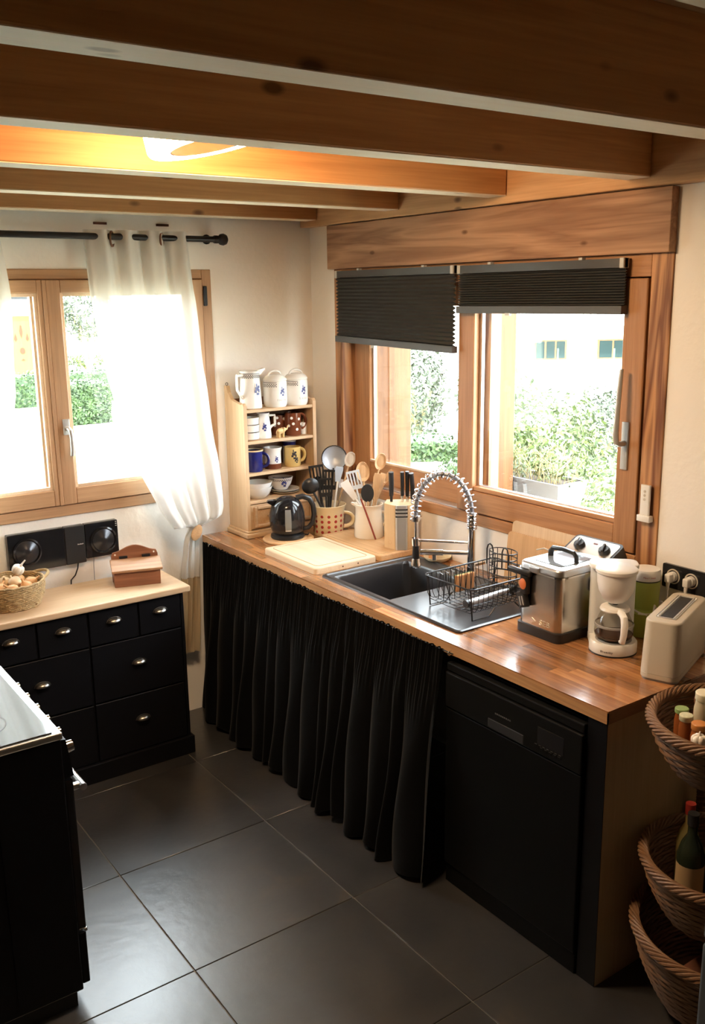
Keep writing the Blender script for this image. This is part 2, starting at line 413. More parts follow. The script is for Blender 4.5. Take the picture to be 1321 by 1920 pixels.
paperlab = plain('paper_label', (.50,.34,.18), .7)
leafy = leafmat('hedge_leaves', (.010,.026,.005), (.042,.082,.018), 9)
leafy2 = leafmat('shrub_leaves', (.016,.024,.014), (.10,.12,.075), 14)
leafy3 = leafmat('bright_leaves', (.016,.034,.006), (.12,.16,.04), 14)
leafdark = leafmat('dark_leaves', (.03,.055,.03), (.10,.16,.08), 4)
lawn_m = leafmat('lawn_grass', (.36,.38,.26), (.48,.49,.38), 1.5)
stem_m = plain('dry_stem', (.42,.36,.18), .8)
ext_white = plain('white_render', (.82,.81,.78), .9)
ext_yellow = wood('balcony_wood', (.18,.10,.022), (.25,.15,.04), 'z', .5, .7, rings=.2)
cutbrown = plain('cutout_brown', (.09,.028,.010), .8)
roofgrey = plain('roof_grey', (.20,.21,.23), .7)
ext_glass = plain('far_window_glass', (.018,.032,.033), .4, spec=.05)
planter_m = plain('grey_planter', (.16,.165,.18), .6)
soil = plain('soil', (.05,.035,.025), .95)

# ================================================================ STRUCTURE
X0, Y0, ZC = -5.6, -7.6, 2.62       # far walls of the room, ceiling underside
fl = MB().box(X0, .02, Y0, .02, -.12, -.004).build('floor', grout); struct(fl)
TS, TX, TY, G = .6072, -.9994, -.5004, .004
for i in range(-8, 3):
    for j in range(-2, 13):
        a, b_ = max(TX+i*TS+G/2, X0), min(TX+(i+1)*TS-G/2, 0)
        c, d = max(TY-(j+1)*TS+G/2, Y0), min(TY-j*TS-G/2, 0)
        if b_-a < .03 or d-c < .03: continue
        MB().box(a, b_, c, d, -.01, 0, .0012, 1).build('tile', tile_m, fl)

def wall_with_hole(name, ax, u0, u1, h0, h1, z0, z1, t0, t1, top):
    mb = MB()
    def bx(a, b_, c, d):
        if ax == 'x': mb.box(t0, t1, a, b_, c, d)
        else: mb.box(a, b_, t0, t1, c, d)
    bx(u0, h0, 0, top); bx(h1, u1, 0, top); bx(h0, h1, 0, z0); bx(h0, h1, z1, top)
    return struct(mb.build(name, plaster, smooth=False))
wall_with_hole('wall_right', 'x', Y0, .25, -2.137, -.215, 1.085, 2.162, 0, .13, 2.80)
wall_with_hole('wall_back', 'y', X0, 0, -2.15, -.563, 1.098, 2.165, 0, .14, 2.80)
farwood = wood('far_wall_boards', (.42,.29,.18), (.58,.42,.28), 'z', .6, .6, rings=.3)
struct(MB().box(X0-.15, X0, Y0, .14, 0, 2.8).build('wall_left', farwood, smooth=False))
struct(MB().box(X0-.15, .13, Y0-.15, Y0, 0, 2.8).build('wall_front', farwood, smooth=False))
struct(MB().box(X0-.4, .35, Y0-.4, .40, ZC, 2.85).build('ceiling', plain('ceiling_boards', (.50,.33,.18), .7, var=.15, vscale=5), smooth=False))

# ceiling beams, each one a thing
ZB = 2.392
beams = [(-3.352, 'dark pine ceiling beam at the very top right corner of the photo'),
         (-2.712, 'nearest wide dark brown pine ceiling beam across the top of the photo'),
         (-2.072, 'dark brown pine ceiling beam with the lamp hidden just behind it'),
         (-1.432, 'ceiling beam lit bright orange by the lamp'),
         (-.790, 'slim pine ceiling beam second from the curtain wall'),
         (-.155, 'pine ceiling beam closest to the curtain wall')]
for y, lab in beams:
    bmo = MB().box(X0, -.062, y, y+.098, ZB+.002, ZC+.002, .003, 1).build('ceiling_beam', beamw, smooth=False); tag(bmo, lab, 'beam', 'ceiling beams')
    us = MB().box(X0, -.062, y+.003, y+.095, ZB, ZB+.003).build('underside', beamlit, bmo, smooth=False); us['label'] = 'underside strip paled for bounced daylight'
tag(MB().box(-.058, .0, Y0, 0, 2.366, ZC+.002, .002, 1).build('wall_plate_beam', platew, smooth=False),
    'long pine wall plate carrying the ceiling beam ends above the sink window', 'beam')
tag(MB().box(-.036, 0, -2.138, -.2, 2.162, 2.362, .002, 1).build('header_board', headw, smooth=False),
    'wide weathered wooden board above the pleated blinds', 'board')
for k, x in enumerate((-1.08, -.79)):
    tag(MB().box(x-.03, x+.03, -.004, 0, 2.352, 2.362).build('ceiling_joint_mark', cutbrown, smooth=False),
        ['left thin brown wood sliver at the top of the curtain wall', 'right thin brown wood sliver at the top of the curtain wall'][k], 'wood sliver')

# ---------------------------------------------------------------- window_2 : sliding window above the sink (wall x=0)
w2 = sroot('window_2')
mb = MB().box(-.007, .12, -.275, -.215, 1.135, 2.162, .002, 1); mb.build('jamb', larch_rough, w2, smooth=False)
MB().box(-.007, .12, -2.137, -2.054, 1.0, 2.162, .002, 1).build('jamb', larch_rough, w2, smooth=False)
MB().box(-.007, .12, -2.054, -.275, 1.086, 1.135, .003, 1).build('sill', larch_y, w2, smooth=False)
MB().box(-.007, .12, -2.054, -.275, 2.088, 2.162, .002, 1).build('lintel', larch_y, w2, smooth=False)
MB().box(.046, .12, -2.09, -.2, 1.0, 1.086).build('outer_sill', larch_y, w2, smooth=False)
st_ = MB().box(.050, .075, -2.054, -1.216, 2.03, 2.10).box(.050, .075, -2.054, -2.0, 1.12, 2.10).box(.050, .075, -2.054, -1.216, 1.12, 1.19); st_.build('rebate_stop', larch_rough, w2, smooth=False)
MB().box(.050, .062, -1.25, -1.16, 1.135, 2.088).build('rebate_stop', larch_rough, w2, smooth=False)
# fixed leaf, set back
fs = MB().box(.060, .11, -.405, -.275, 1.135, 2.088, .003, 1).build('fixed_sash_stile', larch_z, w2, smooth=False)
MB().box(.060, .11, -1.25, -1.13, 1.135, 2.088, .003, 1).build('fixed_sash_stile', larch_z, w2, smooth=False)
MB().box(.062, .108, -1.13, -.405, 1.135, 1.242, .003, 1).build('fixed_sash_rail', larch_y, w2, smooth=False)
MB().box(.062, .108, -1.13, -.405, 1.99, 2.088, .003, 1).build('fixed_sash_rail', larch_y, w2, smooth=False)
bead = wood('pale_bead', (.66,.47,.30), (.80,.62,.44), 'y', 1.5, .5, rings=.2)
MB().box(.058, .07, -1.13, -.405, 1.242, 1.252, .001, 1).build('glazing_bead', bead, w2, smooth=False)
MB().box(.082, .088, -1.13, -.405, 1.242, 1.99).build('pane', pane_g, w2, smooth=False)
MB().box(.078, .092, -.417, -.405, 1.252, 1.99).build('glazing_spacer', alu, w2, smooth=False)
# sliding leaf, in front
MB().box(-.012, .048, -2.047, -1.955, 1.142, 2.083, .003, 1).build('sliding_sash_stile', larch_z, w2, smooth=False)
MB().box(-.012, .048, -1.216, -1.122, 1.142, 2.083, .003, 1).build('sliding_sash_stile', larch_z, w2, smooth=False)
MB().box(-.010, .046, -1.955, -1.216, 1.142, 1.232, .003, 1).build('sliding_sash_rail', larch_y, w2, smooth=False)
MB().box(-.004, .046, -1.955, -1.216, 1.234, 1.252, .002, 1).build('glazing_bead', larch_y, w2, smooth=False)
MB().box(-.010, .046, -1.955, -1.216, 1.985, 2.083, .003, 1).build('sliding_sash_rail', larch_y, w2, smooth=False)
MB().box(.022, .028, -1.955, -1.216, 1.252, 1.985).build('pane', pane_g, w2, smooth=False)
MB().box(.018, .034, -1.232, -1.216, 1.252, 1.985).build('glazing_spacer', alu, w2, smooth=False)
MB().box(.018, .034, -1.955, -1.232, 1.252, 1.258).build('glazing_spacer', alu, w2, smooth=False)
MB().box(.004, .052, -1.122, -.275, 1.135, 1.142, .001, 1).build('slide_track', alu, w2, smooth=False)
mb = MB().rprism(-2.006, -1.976, -.004, .004, 0, .165, .0038, M=Matrix(((0,1,0,-.016),(1,0,0,0),(0,0,1,1.437),(0,0,0,1))))
hd = mb.build('handle_plate', satin, w2)
lev = [(-.018, -1.991, 1.528), (-.045, -1.991, 1.528), (-.062, -1.991, 1.535), (-.066, -1.990, 1.56), (-.063, -1.990, 1.64), (-.058, -1.990, 1.72), (-.052, -1.990, 1.785)]
MB().tube(lev, [.010,.010,.010,.010,.009,.009,.007], 10).build('lever', satin, w2)

# ---------------------------------------------------------------- window_1 : casement behind the curtains (wall y=0)
w1 = sroot('window_1')
def bxA(name, x0, x1, z0, z1, y0, y1, m_, bev=.003): return MB().box(x0, x1, y0, y1, z0, z1, bev, 1).build(name, m_, w1, smooth=False)
bxA('frame_jamb', -.612, -.563, 1.10, 2.165, -.006, .09, oak_z); bxA('frame_jamb', -2.15, -2.10, 1.10, 2.165, -.006, .09, oak_z)
bxA('frame_head', -2.10, -.612, 2.122, 2.165, -.006, .09, oak_x); bxA('frame_sill', -2.10, -.612, 1.098, 1.146, -.012, .09, oak_x)
MB().box(-2.10, -.60, .031, .06, 2.09, 2.14).box(-2.10, -.60, .031, .06, 1.12, 1.19).box(-.65, -.60, .031, .06, 1.12, 2.14).box(-2.10, -2.06, .031, .06, 1.12, 2.14).box(-1.40, -1.31, .031, .06, 1.12, 2.14).build('rebate_stop', oak_z, w1, smooth=False)
def leafA(xa, xb, gl, gr):
    bxA('sash_stile', xa, gl, 1.15, 2.12, -.022, .03, oak_z); bxA('sash_stile', gr, xb, 1.15, 2.12, -.022, .03, oak_z)
    bxA('sash_rail', gl, gr, 1.15, 1.222, -.021, .03, oak_x); bxA('sash_rail', gl, gr, 2.066, 2.12, -.021, .03, oak_x)
    for a, b_, c, d in ((gl, gl+.014, 1.222, 2.066), (gr-.014, gr, 1.222, 2.066)): bxA('glazing_bead', a, b_, c, d, -.012, .004, bead, .001)
    for c, d in ((1.222, 1.236), (2.052, 2.066)): bxA('glazing_bead', gl+.014, gr-.014, c, d, -.012, .004, bead, .001)
    MB().box(gl, gr, .006, .012, 1.222, 2.066).build('pane', pane_g, w1, smooth=False)
    for a in (gl+.002, gr-.008): MB().box(a, a+.006, .003, .016, 1.236, 2.052).build('glazing_spacer', plain('green_seal', (.03,.05,.03), .5) if 'green_seal' not in MT else MT['green_seal'], w1, smooth=False)
leafA(-1.345, -.617, -1.285, -.70)
leafA(-2.097, -1.362, -2.02, -1.383)
bxA('meeting_strip', -1.362, -1.345, 1.15, 2.12, -.026, .03, oak_z, .002)
for z in (2.045, 1.185): bxA('hinge', -.615, -.598, z-.045, z+.045, -.034, -.02, iron, .003)
mb = MB().rprism(-1.322, -1.292, -.030, -.020, 1.462, 1.530, .0045, M=None); mb.build('handle_plate', satin, w1)
MB().tube([(-1.307,-.03,1.490),(-1.307,-.05,1.490),(-1.303,-.062,1.482),(-1.300,-.062,1.455),(-1.300,-.060,1.40),(-1.302,-.056,1.372)], [.010,.010,.010,.009,.009,.008], 10).build('lever', satin, w1)

# ================================================================ OUTSIDE
ZG = -.3
lw = MB().grid(lambda u, v: (-30+95*u, -20+90*v, ZG), 20, 20).build('lawn', lawn_m); tag(lw, 'sunlit pale lawn outside both windows', 'lawn'); lw['kind'] = 'structure'
lawnhole = None
def leaves(mb, n, fn, size):
    """n small leaf quads; fn() -> point, outward normal"""
    for _ in range(n):
        p, nn = fn(); p = Vector(p); nn = (Vector(nn)+Vector((random.gauss(0,.6), random.gauss(0,.6), random.gauss(.2,.5)))).normalized()
        s_ = size*random.uniform(.6, 1.3); a = nn.orthogonal().normalized(); b_ = nn.cross(a)
        t = random.uniform(0, 2*PI); a, b_ = a*math.cos(t)+b_*math.sin(t), b_*math.cos(t)-a*math.sin(t)
        mb.add([p-a*s_, p-b_*s_*.45, p+a*s_, p+b_*s_*.45], [(0,1,2,3)])
def blob(name, c, r, n, size, m_, label, cat, group=None, core=leafdark, stems=True):
    t = thing(name, label, cat, (c[0], c[1], ZG), 0, group); cz = c[2]-ZG
    mb = MB()
    def fn():
        a = random.uniform(0, 2*PI); z = random.uniform(-1, 1); q = math.sqrt(1-z*z); k = random.uniform(.6, 1.03)
        d = Vector((q*math.cos(a), q*math.sin(a), z)); return Vector((d.x*r[0]*k, d.y*r[1]*k, cz+d.z*r[2]*k)), d
    leaves(mb, n, fn, size); mb.build('foliage', m_, t, smooth=False, recalc=False)
    mb = MB()
    for k in range(5):
        a = 2*PI*k/5; mb.tube([(0,0,0), (r[0]*.2*math.cos(a), r[1]*.2*math.sin(a), cz*.5), (r[0]*.5*math.cos(a), r[1]*.5*math.sin(a), cz)], [.05,.04,.02], 6)
    mb.build('stem', stem_m, t)
    return t
def hedge(label, x0, x1, y0, y1, z1, n, size, m_, rz=0):
    cx, cy = (x0+x1)/2, (y0+y1)/2; t = thing('clipped_hedge', label, 'hedge', (cx, cy, ZG), rz)
    hx, hy, hz = (x1-x0)/2, (y1-y0)/2, z1-ZG
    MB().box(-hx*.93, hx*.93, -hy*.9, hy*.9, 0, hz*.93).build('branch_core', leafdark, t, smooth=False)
    mb = MB()
    def fn():
        f = random.choice('xxyyyyt'); u, v = random.uniform(-1, 1), random.uniform(0, 1); jig = random.uniform(-.06, .04)
        if f == 'x': s_ = random.choice((-1, 1)); return (s_*(hx+jig), u*hy, v*hz), (s_, 0, 0)
        if f == 'y': s_ = -1 if random.random() < .8 else 1; return (u*hx, s_*(hy+jig), v*hz), (0, s_, 0)
        return (u*hx, random.uniform(-1, 1)*hy, hz+jig), (0, 0, 1)
    leaves(mb, n, fn, size); mb.build('foliage', m_, t, smooth=False, recalc=False); return t
# seen through the curtain window
hedge('dark green clipped hedge beside the yellow balcony house', -1.5, 6.2, 16.8, 17.8, .40, 9000, .045, leafy)
hedge('bright green clipped hedge block left of the white curtain', 3.0, 3.95, 13.2, 14.2, .44, 6500, .04, leafy)
blob('background_tree', (7.5, 24, 1.75), (.95, .7, 1.0), 2200, .07, leafy2, 'pale leafy tree behind the hedge seen through the curtain window', 'tree')
blob('background_shrub', (8.5, 27, -.02), (.8, .5, .28), 900, .05, leafy3, 'small bright shrub on the far lawn seen through the curtain window', 'shrub')
ch = thing('balcony_house', 'house with yellow cut-out balcony boards seen through the curtain window', 'house', (3.6, 25, ZG))
MB().box(-6, 3.0, .9, 6, 0, 4.2).build('wall', ext_white, ch, smooth=False)
MB().box(-6.4, 3.2, -.4, 6.2, 2.26, 2.32).build('roof_edge', roofgrey, ch, smooth=False)
MB().box(-6.4, 3.2, -.45, 6.2, 2.42, 2.45).build('roof_edge', roofgrey, ch, smooth=False)
bal = MB().box(-6, 2.75, -.02, .02, .1, 1.83).build('balcony', ext_yellow, ch, smooth=False)
for k in range(-4, 4):
    x = 2.22+k*.35
    MB().prism([(x-.05,1.36),(x,1.16),(x+.05,1.36),(x+.02,1.56),(x-.02,1.56)], -.03, -.019, 'y').build('tulip_cutout', cutbrown, bal, smooth=False)
    MB().prism([(x+.125,1.15),(x+.175,1.08),(x+.225,1.15),(x+.175,1.32)], -.03, -.019, 'y').build('drop_cutout', cutbrown, bal, smooth=False)
    MB().prism([(x+.08*math.cos(a), .80+.10*math.sin(a)) for a in [2*PI*i/10 for i in range(10)]], -.03, -.019, 'y').build('round_cutout', cutbrown, bal, smooth=False)
    MB().prism([(x-.06,.52),(x,.50),(x+.06,.52),(x,.57)], -.03, -.019, 'y').build('leaf_cutout', cutbrown, bal, smooth=False)

# seen through the sink window : porch posts, planter, shrubs, white house
for k, (px, py, lab) in enumerate([(.30, -.245, 'knotty timber porch post outside the left window pane'), (.30, -1.0, 'sunlit timber porch post outside the right window pane')]):
    p = thing('porch_post', lab, 'post', (px, py, ZG), 0, 'porch posts')
    MB().box(0, .15, 0, .20, 0, 2.55-ZG, .006, 2).build('timber', extw, p, smooth=False)
    MB().box(-.01, .16, -.01, .21, -.02, .04).build('base_plate', alu, p, smooth=False)
lg = MB().box(.452, .74, -1.95, -.05, 1.00, 1.04, .004, 1).build('outer_ledge', ext_white, smooth=False); tag(lg, 'white outdoor ledge under the planter box', 'ledge')
pl = thing('planter_box', 'grey plastic window box planted with wild grass outside', 'planter', (.575, -.925, 1.0405))
def trough(z, ex): return [(-.07-ex, -.30-ex, z), (.07+ex, -.30-ex, z), (.07+ex, .30+ex, z), (-.07-ex, .30+ex, z)]
z1 = .155
mb = MB(); A = trough(0, 0)+trough(z1, .03)+trough(z1, .015)+trough(.02, -.01)
mb.add(A, [(0,3,2,1)]+[(i,(i+1)%4,4+(i+1)%4,4+i) for i in range(4)]+[(4+i,4+(i+1)%4,8+(i+1)%4,8+i) for i in range(4)]+[(8+i,8+(i+1)%4,12+(i+1)%4,12+i) for i in range(4)]+[(12,13,14,15)])
mb.build('trough', planter_m, pl, smooth=False)
MB().box(-.08, .08, -.31, .31, z1-.03, z1-.015).build('soil', soil, pl, smooth=False)
for y in (-.12, -.06, .12, .18): MB().cyl((-.078, y, .02), (-.096, y, z1-.02), .012, n=8).build('moulded_rib', planter_m, pl)
mb = MB(); ms = MB()
for k in range(150):
    x, y = random.uniform(-.08, .08), random.uniform(-.30, .30); h = random.uniform(.06, .19); dx, dy = random.gauss(0, .05), random.gauss(0, .06)
    p0 = Vector((x, y, z1-.03)); p2 = p0+Vector((dx, dy, h)); p1 = p0+Vector((dx*.2, dy*.2, h*.6))
    ms.tube([p0, p1, p2], [.0016,.0014,.0008], 4)
    for q in range(7):
        t = random.uniform(.3, 1); c = p0.lerp(p2, t); leaves(mb, 1, lambda: (c+Vector((random.gauss(0,.012), random.gauss(0,.012), 0)), (-.5,-.5,.6)), .011)
mb.build('leaf_tufts', leafy3, pl, smooth=False, recalc=False)['kind'] = 'stuff'; ms.build('grass_stems', stem_m, pl)['kind'] = 'stuff'
blob('garden_shrub', (6.95, 7.6, .55), (.55, .5, .85), 2600, .045, leafy2, 'tall pale grey green shrub behind the left sink window pane', 'shrub')
blob('garden_shrub', (7.75, 7.0, .40), (.42, .4, .72), 1800, .045, leafy2, 'grey green shrub next to the middle window stile', 'shrub')
hedge('low light green hedge behind the left sink window pane', 5.0, 7.5, 5.8, 6.7, -.02, 3600, .04, leafy, R(-35))
blob('garden_shrub', (5.45, 4.75, -.16), (.40, .34, .16), 900, .04, leafy, 'small green shrub behind the tap beyond the glass', 'shrub')
blob('flowering_shrub', (3.12, 1.62, .55), (.34, .30, .86), 3200, .034, leafy3, 'bright yellow green shrub behind the right porch post', 'shrub', 'shrubs behind the planter')
blob('flowering_shrub', (4.25, 2.12, .42), (.52, .42, .72), 3000, .038, leafy3, 'sunlit low shrub in the middle of the right pane', 'shrub', 'shrubs behind the planter')
blob('rock_garden_shrub', (6.95, 3.9, .28), (.48, .40, .58), 2400, .04, leafy2, 'dense grey yellow bush beside the window lever', 'shrub', 'shrubs behind the planter')
blob('flowering_shrub', (2.2, -.12, .42), (.24, .22, .55), 1500, .022, leafy3, 'bright low plants beyond the planter on the right', 'shrub', 'shrubs behind the planter')
blob('flowering_shrub', (3.55, .75, .30), (.42, .36, .62), 2200, .026, leafy3, 'leafy plants filling the view just above the planter', 'shrub', 'shrubs behind the planter')
blob('background_conifer', (13.75, 13.3, .7), (.42, .38, .9), 1800, .05, leafdark, 'dark conifer left of the white house', 'tree')
hs = thing('white_house', 'white rendered house with wooden windows seen through the sink window', 'house', (16.9, 13.97, ZG), R(-35.3))
MB().box(-.88, 7, 0, 4, 0, 1.42).build('wall', ext_white, hs, smooth=False)
MB().box(-2.2, 7, -.7, 0, 1.42, 1.50).build('balcony_floor', ext_white, hs, smooth=False)
MB().box(-2.2, 7, .3, 4, 1.50, 4).build('upper_wall', ext_white, hs, smooth=False)
for k in range(44): MB().box(-2.15+k*.19, -2.13+k*.19, -.67, -.65, 1.50, 2.1).build('baluster', grey_pl, hs, smooth=False)
MB().box(-2.2, 7, -.68, -.64, 2.1, 2.14).build('balcony_rail', grey_pl, hs, smooth=False)
for (x, wd, n) in ((0, .84, 3), (1.72, .80, 2)):
    f = MB().box(x-wd/2-.03, x+wd/2+.03, -.03, .01, .50, 1.04).build('window_frame', extw, hs, smooth=False)
    for i in range(n):
        a = x-wd/2+wd*i/n
        MB().box(a+.025, a+wd/n-.025, -.036, -.028, .54, 1.0).build('window_pane', ext_glass, f, smooth=False)
dr = MB().box(2.17, 2.75, -.03, .01, .0, 1.04).build('door', extw, hs, smooth=False)
MB().box(2.25, 2.68, -.036, -.028, .45, .97).build('door_pane', ext_glass, dr, smooth=False)
fp = plain('green_post', (.05,.22,.16), .5)
for k, (x, y) in enumerate(((11.35, 8.65), (12.05, 7.85))):
    tag(MB().cyl((x, y, ZG), (x, y, .95), .014, n=8).build('fence_post', fp), ['thin green fence post in front of the left far window', 'thin green fence post in front of the right far window'][k], 'post', 'green fence posts')

# ================================================================ CEILING LAMP
lp = thing('ceiling_lamp', 'glowing ring ceiling lamp hanging between the second and third beams', 'lamp', (-1.46, -1.79, 2.375), 0)
tiltM = Matrix.Translation((0, 0, .075)) @ Matrix.Rotation(R(-10), 4, 'Y') @ Matrix.Rotation(R(-6), 4, 'X')
MB().lathe([(.112,-.030),(.163,-.030)], n=48, M=tiltM).build('diffuser_ring', lampglow, lp, recalc=False)
MB().lathe([(.163,-.030),(.168,-.022),(.168,.016),(.163,.022)], n=48, M=tiltM).build('glowing_rim', lampside, lp)
MB().lathe([(.163,.022),(.160,.030),(.112,.030),(.108,.022),(.108,-.030),(.112,-.031)], n=48, M=tiltM).build('housing', lampwhite, lp)
br = MB()
for k in range(3):
    a = 2*PI*k/3+.6; br.tube([(.125*math.cos(a), .125*math.sin(a), .09), (.05*math.cos(a), .05*math.sin(a), .17), (0, 0, .20)], .005, 8)
br.build('support_arm', lampwhite, lp)
MB().lathe([(0,.185),(.05,.185),(.055,.195),(.055,.22),(0,.22)], n=28).build('ceiling_rose', lampwhite, lp)

# ================================================================ CURTAIN ROD + WHITE CURTAINS
rod = thing('curtain_rod', 'black metal curtain rod with a round knob end above the window', 'curtain rod', (-1.3, -.085, 2.30))
MB().cyl((-1.1, 0, 0), (.745, 0, -.004), .0135, n=18).build('rod', iron, rod)
MB().lathe([(.016,-.03),(.018,-.025),(.018,-.01),(.014,-.006),(.024,.004),(.027,.018),(.022,.032),(.010,.040),(0,.041)], n=20, M=Matrix.Translation((.75,0,-.004)) @ Matrix.Rotation(R(90), 4, 'Y')).build('finial', iron, rod)
for x in (.725, -.95):
    MB().cyl((x, 0, 0), (x, .083, 0), .006, n=10).cyl((x, .078, 0), (x, .085, 0), .022, n=16).build('bracket', iron, rod)
ringw = plain('curtain_ring_wood', (.17,.075,.035), .4)

def interp(tab, t):
    for (a, va), (b_, vb) in zip(tab, tab[1:]):
        if t <= b_: k = (t-a)/(b_-a) if b_ > a else 0; k = k*k*(3-2*k)*.5+k*.5; return va+(vb-va)*k
    return tab[-1][1]
def curtain_surface(Lt, Rt, Zt, Yt, At, folds, ph, nu=110, nv=80):
    def fn(u, t):
        xl, xr = interp(Lt, t), interp(Rt, t); x = xl+(xr-xl)*u
        amp = interp(At, t)
        zz = interp(Zt, t)+interp(ZD, t)*(u-.5)
        y = interp(Yt, t)*(1 - .25*abs(2*u-1)**3*BUL) + amp*(math.sin(2*PI*folds*u+ph)+.35*math.sin(2*PI*folds*2.3*u+1.3*ph+3*t))
        return (x+amp*.4*math.cos(2*PI*folds*u+ph), y, zz)
    return MB().grid(fn, nu, nv)
wc = thing('white_curtain', 'sheer white linen curtain swept to the right and tied back', 'curtain', (0, 0, 0), 0, 'white linen curtains')
ZD = [(0, 0), (.8, 0), (1, .10)]; BUL = 0
# t : 0 top ... 1 tie point
Lt = [(0,-1.192),(.2,-1.182),(.46,-1.139),(.72,-1.067),(.88,-.965),(.95,-.905),(1,-.80)]
Rt = [(0,-.712),(.35,-.681),(.73,-.654),(.9,-.650),(.96,-.668),(1,-.735)]
Zt = [(0,2.325),(.2,2.05),(.46,1.69),(.72,1.33),(.88,1.09),(.95,1.015),(1,.985)]
Yt = [(0,-.085),(.3,-.10),(.6,-.13),(.85,-.19),(.94,-.19),(1,-.135)]
At = [(0,.020),(.15,.020),(.6,.014),(.85,.018),(.95,.016),(1,.008)]
ZD = [(0, 0), (.7, 0), (.88, .0), (.95, .03), (1, .0)]
curtain_surface(Lt, Rt, Zt, Yt, At, 4.0, .6).build('drape', sheer, wc, recalc=False)
tailL = [(0,-.80),(.15,-.815),(.4,-.835),(1,-.850)]; tailR = [(0,-.735),(.15,-.740),(.4,-.742),(1,-.752)]
ZD = [(0,0),(1,0)]
def part_of(tab, lo, hi): return [(k/8, interp(tab, lo+(hi-lo)*k/8)) for k in range(9)]
for nm_, lo, hi, mt_ in (('tail', 0, .42, sheer), ('lace_border', .42, 1, cloth('tan_lace', (.62,.50,.34), .2, .06))):
    o = curtain_surface(part_of(tailL, lo, hi), part_of(tailR, lo, hi), part_of([(0,.985),(1,.345)], lo, hi), part_of([(0,-.135),(.2,-.10),(1,-.075)], lo, hi), part_of([(0,.010),(.3,.014),(1,.016)], lo, hi), 3.0, 1.1, 60, 24).build(nm_, mt_, wc, recalc=False)
    if nm_ != 'tail': o['label'] = 'tan patterned lace border'
for k, x in enumerate((-1.064, -.835)):
    MB().tube([(x+.016*math.sin(a), -.085+.021*math.sin(a), 2.288+.030*math.cos(a)) for a in [2*PI*i/24 for i in range(24)]], .0045, 8, True).build('eyelet', ringw, wc)
tb = thing('curtain_tieback', 'oval wooden tieback plaque holding the white curtain', 'tieback', (-.775, -.15, .965))
tm = Matrix.Rotation(R(28), 4, 'Y')
MB().ball((0, -.01, -.005), (.026, .008, .040), 20, 12, M=tm).build('plaque', boardw2, tb)
MB().tube([(.02,0,.02),(.05,.03,.03),(.06,.09,.035),(.06,.14,.035)], .006, 8).build('cord', saltw, tb)
wl = thing('white_curtain', 'sheer white linen curtain at the left photo edge', 'curtain', (0, 0, 0), 0, 'white linen curtains')
ZD = [(0, 0), (1, 0)]
Lt = [(0,-2.05),(1,-2.12)]; Rt = [(0,-1.54),(.25,-1.515),(.5,-1.535),(.68,-1.61),(.85,-1.73),(1,-1.94)]
curtain_surface(Lt, Rt, [(0,2.325),(1,1.0)], [(0,-.085),(.5,-.10),(1,-.13)], [(0,.02),(.6,.015),(1,.012)], 4.0, .2).build('drape', sheer, wl, recalc=False)
MB().tube([(-1.56+.016*math.sin(a), -.085+.021*math.sin(a), 2.288+.030*math.cos(a)) for a in [2*PI*i/24 for i in range(24)]], .0045, 8, True).build('eyelet', ringw, wl)

# ================================================================ WALL STEREO
st = thing('wall_stereo', 'black flat wall stereo with two round speakers below the window', 'stereo', (-1.36, 0, .97))
MB().box(-.248, .0, -.035, -.0, -.092, .082, .004).build('main_panel', blackgloss, st, smooth=False)
MB().box(.0, .092, -.035, -.0, -.092, .082, .004).build('centre_panel', blackplastic, st, smooth=False)
MB().box(.093, .248, -.035, -.0, -.078, .082, .004).build('speaker_panel', blackgloss, st, smooth=False)
for x in (-.168, .176):
    Mx = Matrix.Translation((x, -.035, -.002)) @ Matrix.Rotation(R(90), 4, 'X')
    sp = MB().lathe([(.062,0),(.062,.006),(.055,.008),(.052,.002),(.030,-.004),(.020,.002)], n=36, M=Mx).build('speaker_ring', blackgloss, st)
    MB().lathe([(.050,.002),(.02,.012),(.0,.024)], n=36, M=Mx).build('speaker_cone', plain('dark_cone', (.05,.05,.055), .22, .6) if 'dark_cone' not in MT else MT['dark_cone'], sp)
for k in range(7): MB().box(.056+k*.0038, .0585+k*.0038, -.0358, -.035, -.006, -.001-.001*(k % 3)).build('maker_mark', inkgrey, st, smooth=False)
for k in range(3): MB().box(.236, .243, -.0358, -.035, .055+.009*k, .058+.009*k).build('indicator', inkgrey, st, smooth=False)
MB().tube([(.06,-.012,-.09),(.055,-.012,-.12),(.04,-.015,-.15),(.02,-.012,-.17),(.015,-.012,-.30)], .003, 6).build('cable', blackplastic, st)
MB().tube([(.135,-.006,-.078),(.132,-.006,-.12),(.128,-.006,-.30)], .0015, 6).build('thin_cable', grey_pl, st)

# ================================================================ CHEST OF DRAWERS
ct = thing('chest_of_drawers', 'black chest of drawers with a pine top and pewter cup handles', 'chest of drawers', (-1.41, -.235, 0))
hw = .435
MB().box(-hw+.006, hw-.006, -.155, .155, .06, .772).build('carcass', black, ct, smooth=False)
MB().box(-hw-.012, hw+.012, -.182, .165, 0, .085, .004).build('plinth', black, ct, smooth=False)
MB().box(-hw-.03, hw+.03, -.185, .165, .772, .80, .006).build('top', chesttop, ct, smooth=False)
for s_ in (-1, 1): MB().box(s_*hw, s_*(hw-.014), -.165, -.15, .085, .772, .001, 1).build('stile', black, ct, smooth=False)
cup = MB()
prof = []
def cupf(u, v):
    a = PI*u; b_ = PI/2*v
    return (-.030*math.cos(a)*math.cos(b_*.0+0)*(1) if v == 0 else -.030*math.cos(a), -.004-.020*math.sin(a)*math.sin(b_*1.0), .017*math.sin(a)*math.cos(b_) if True else 0)
cup.grid(cupf, 20, 10)
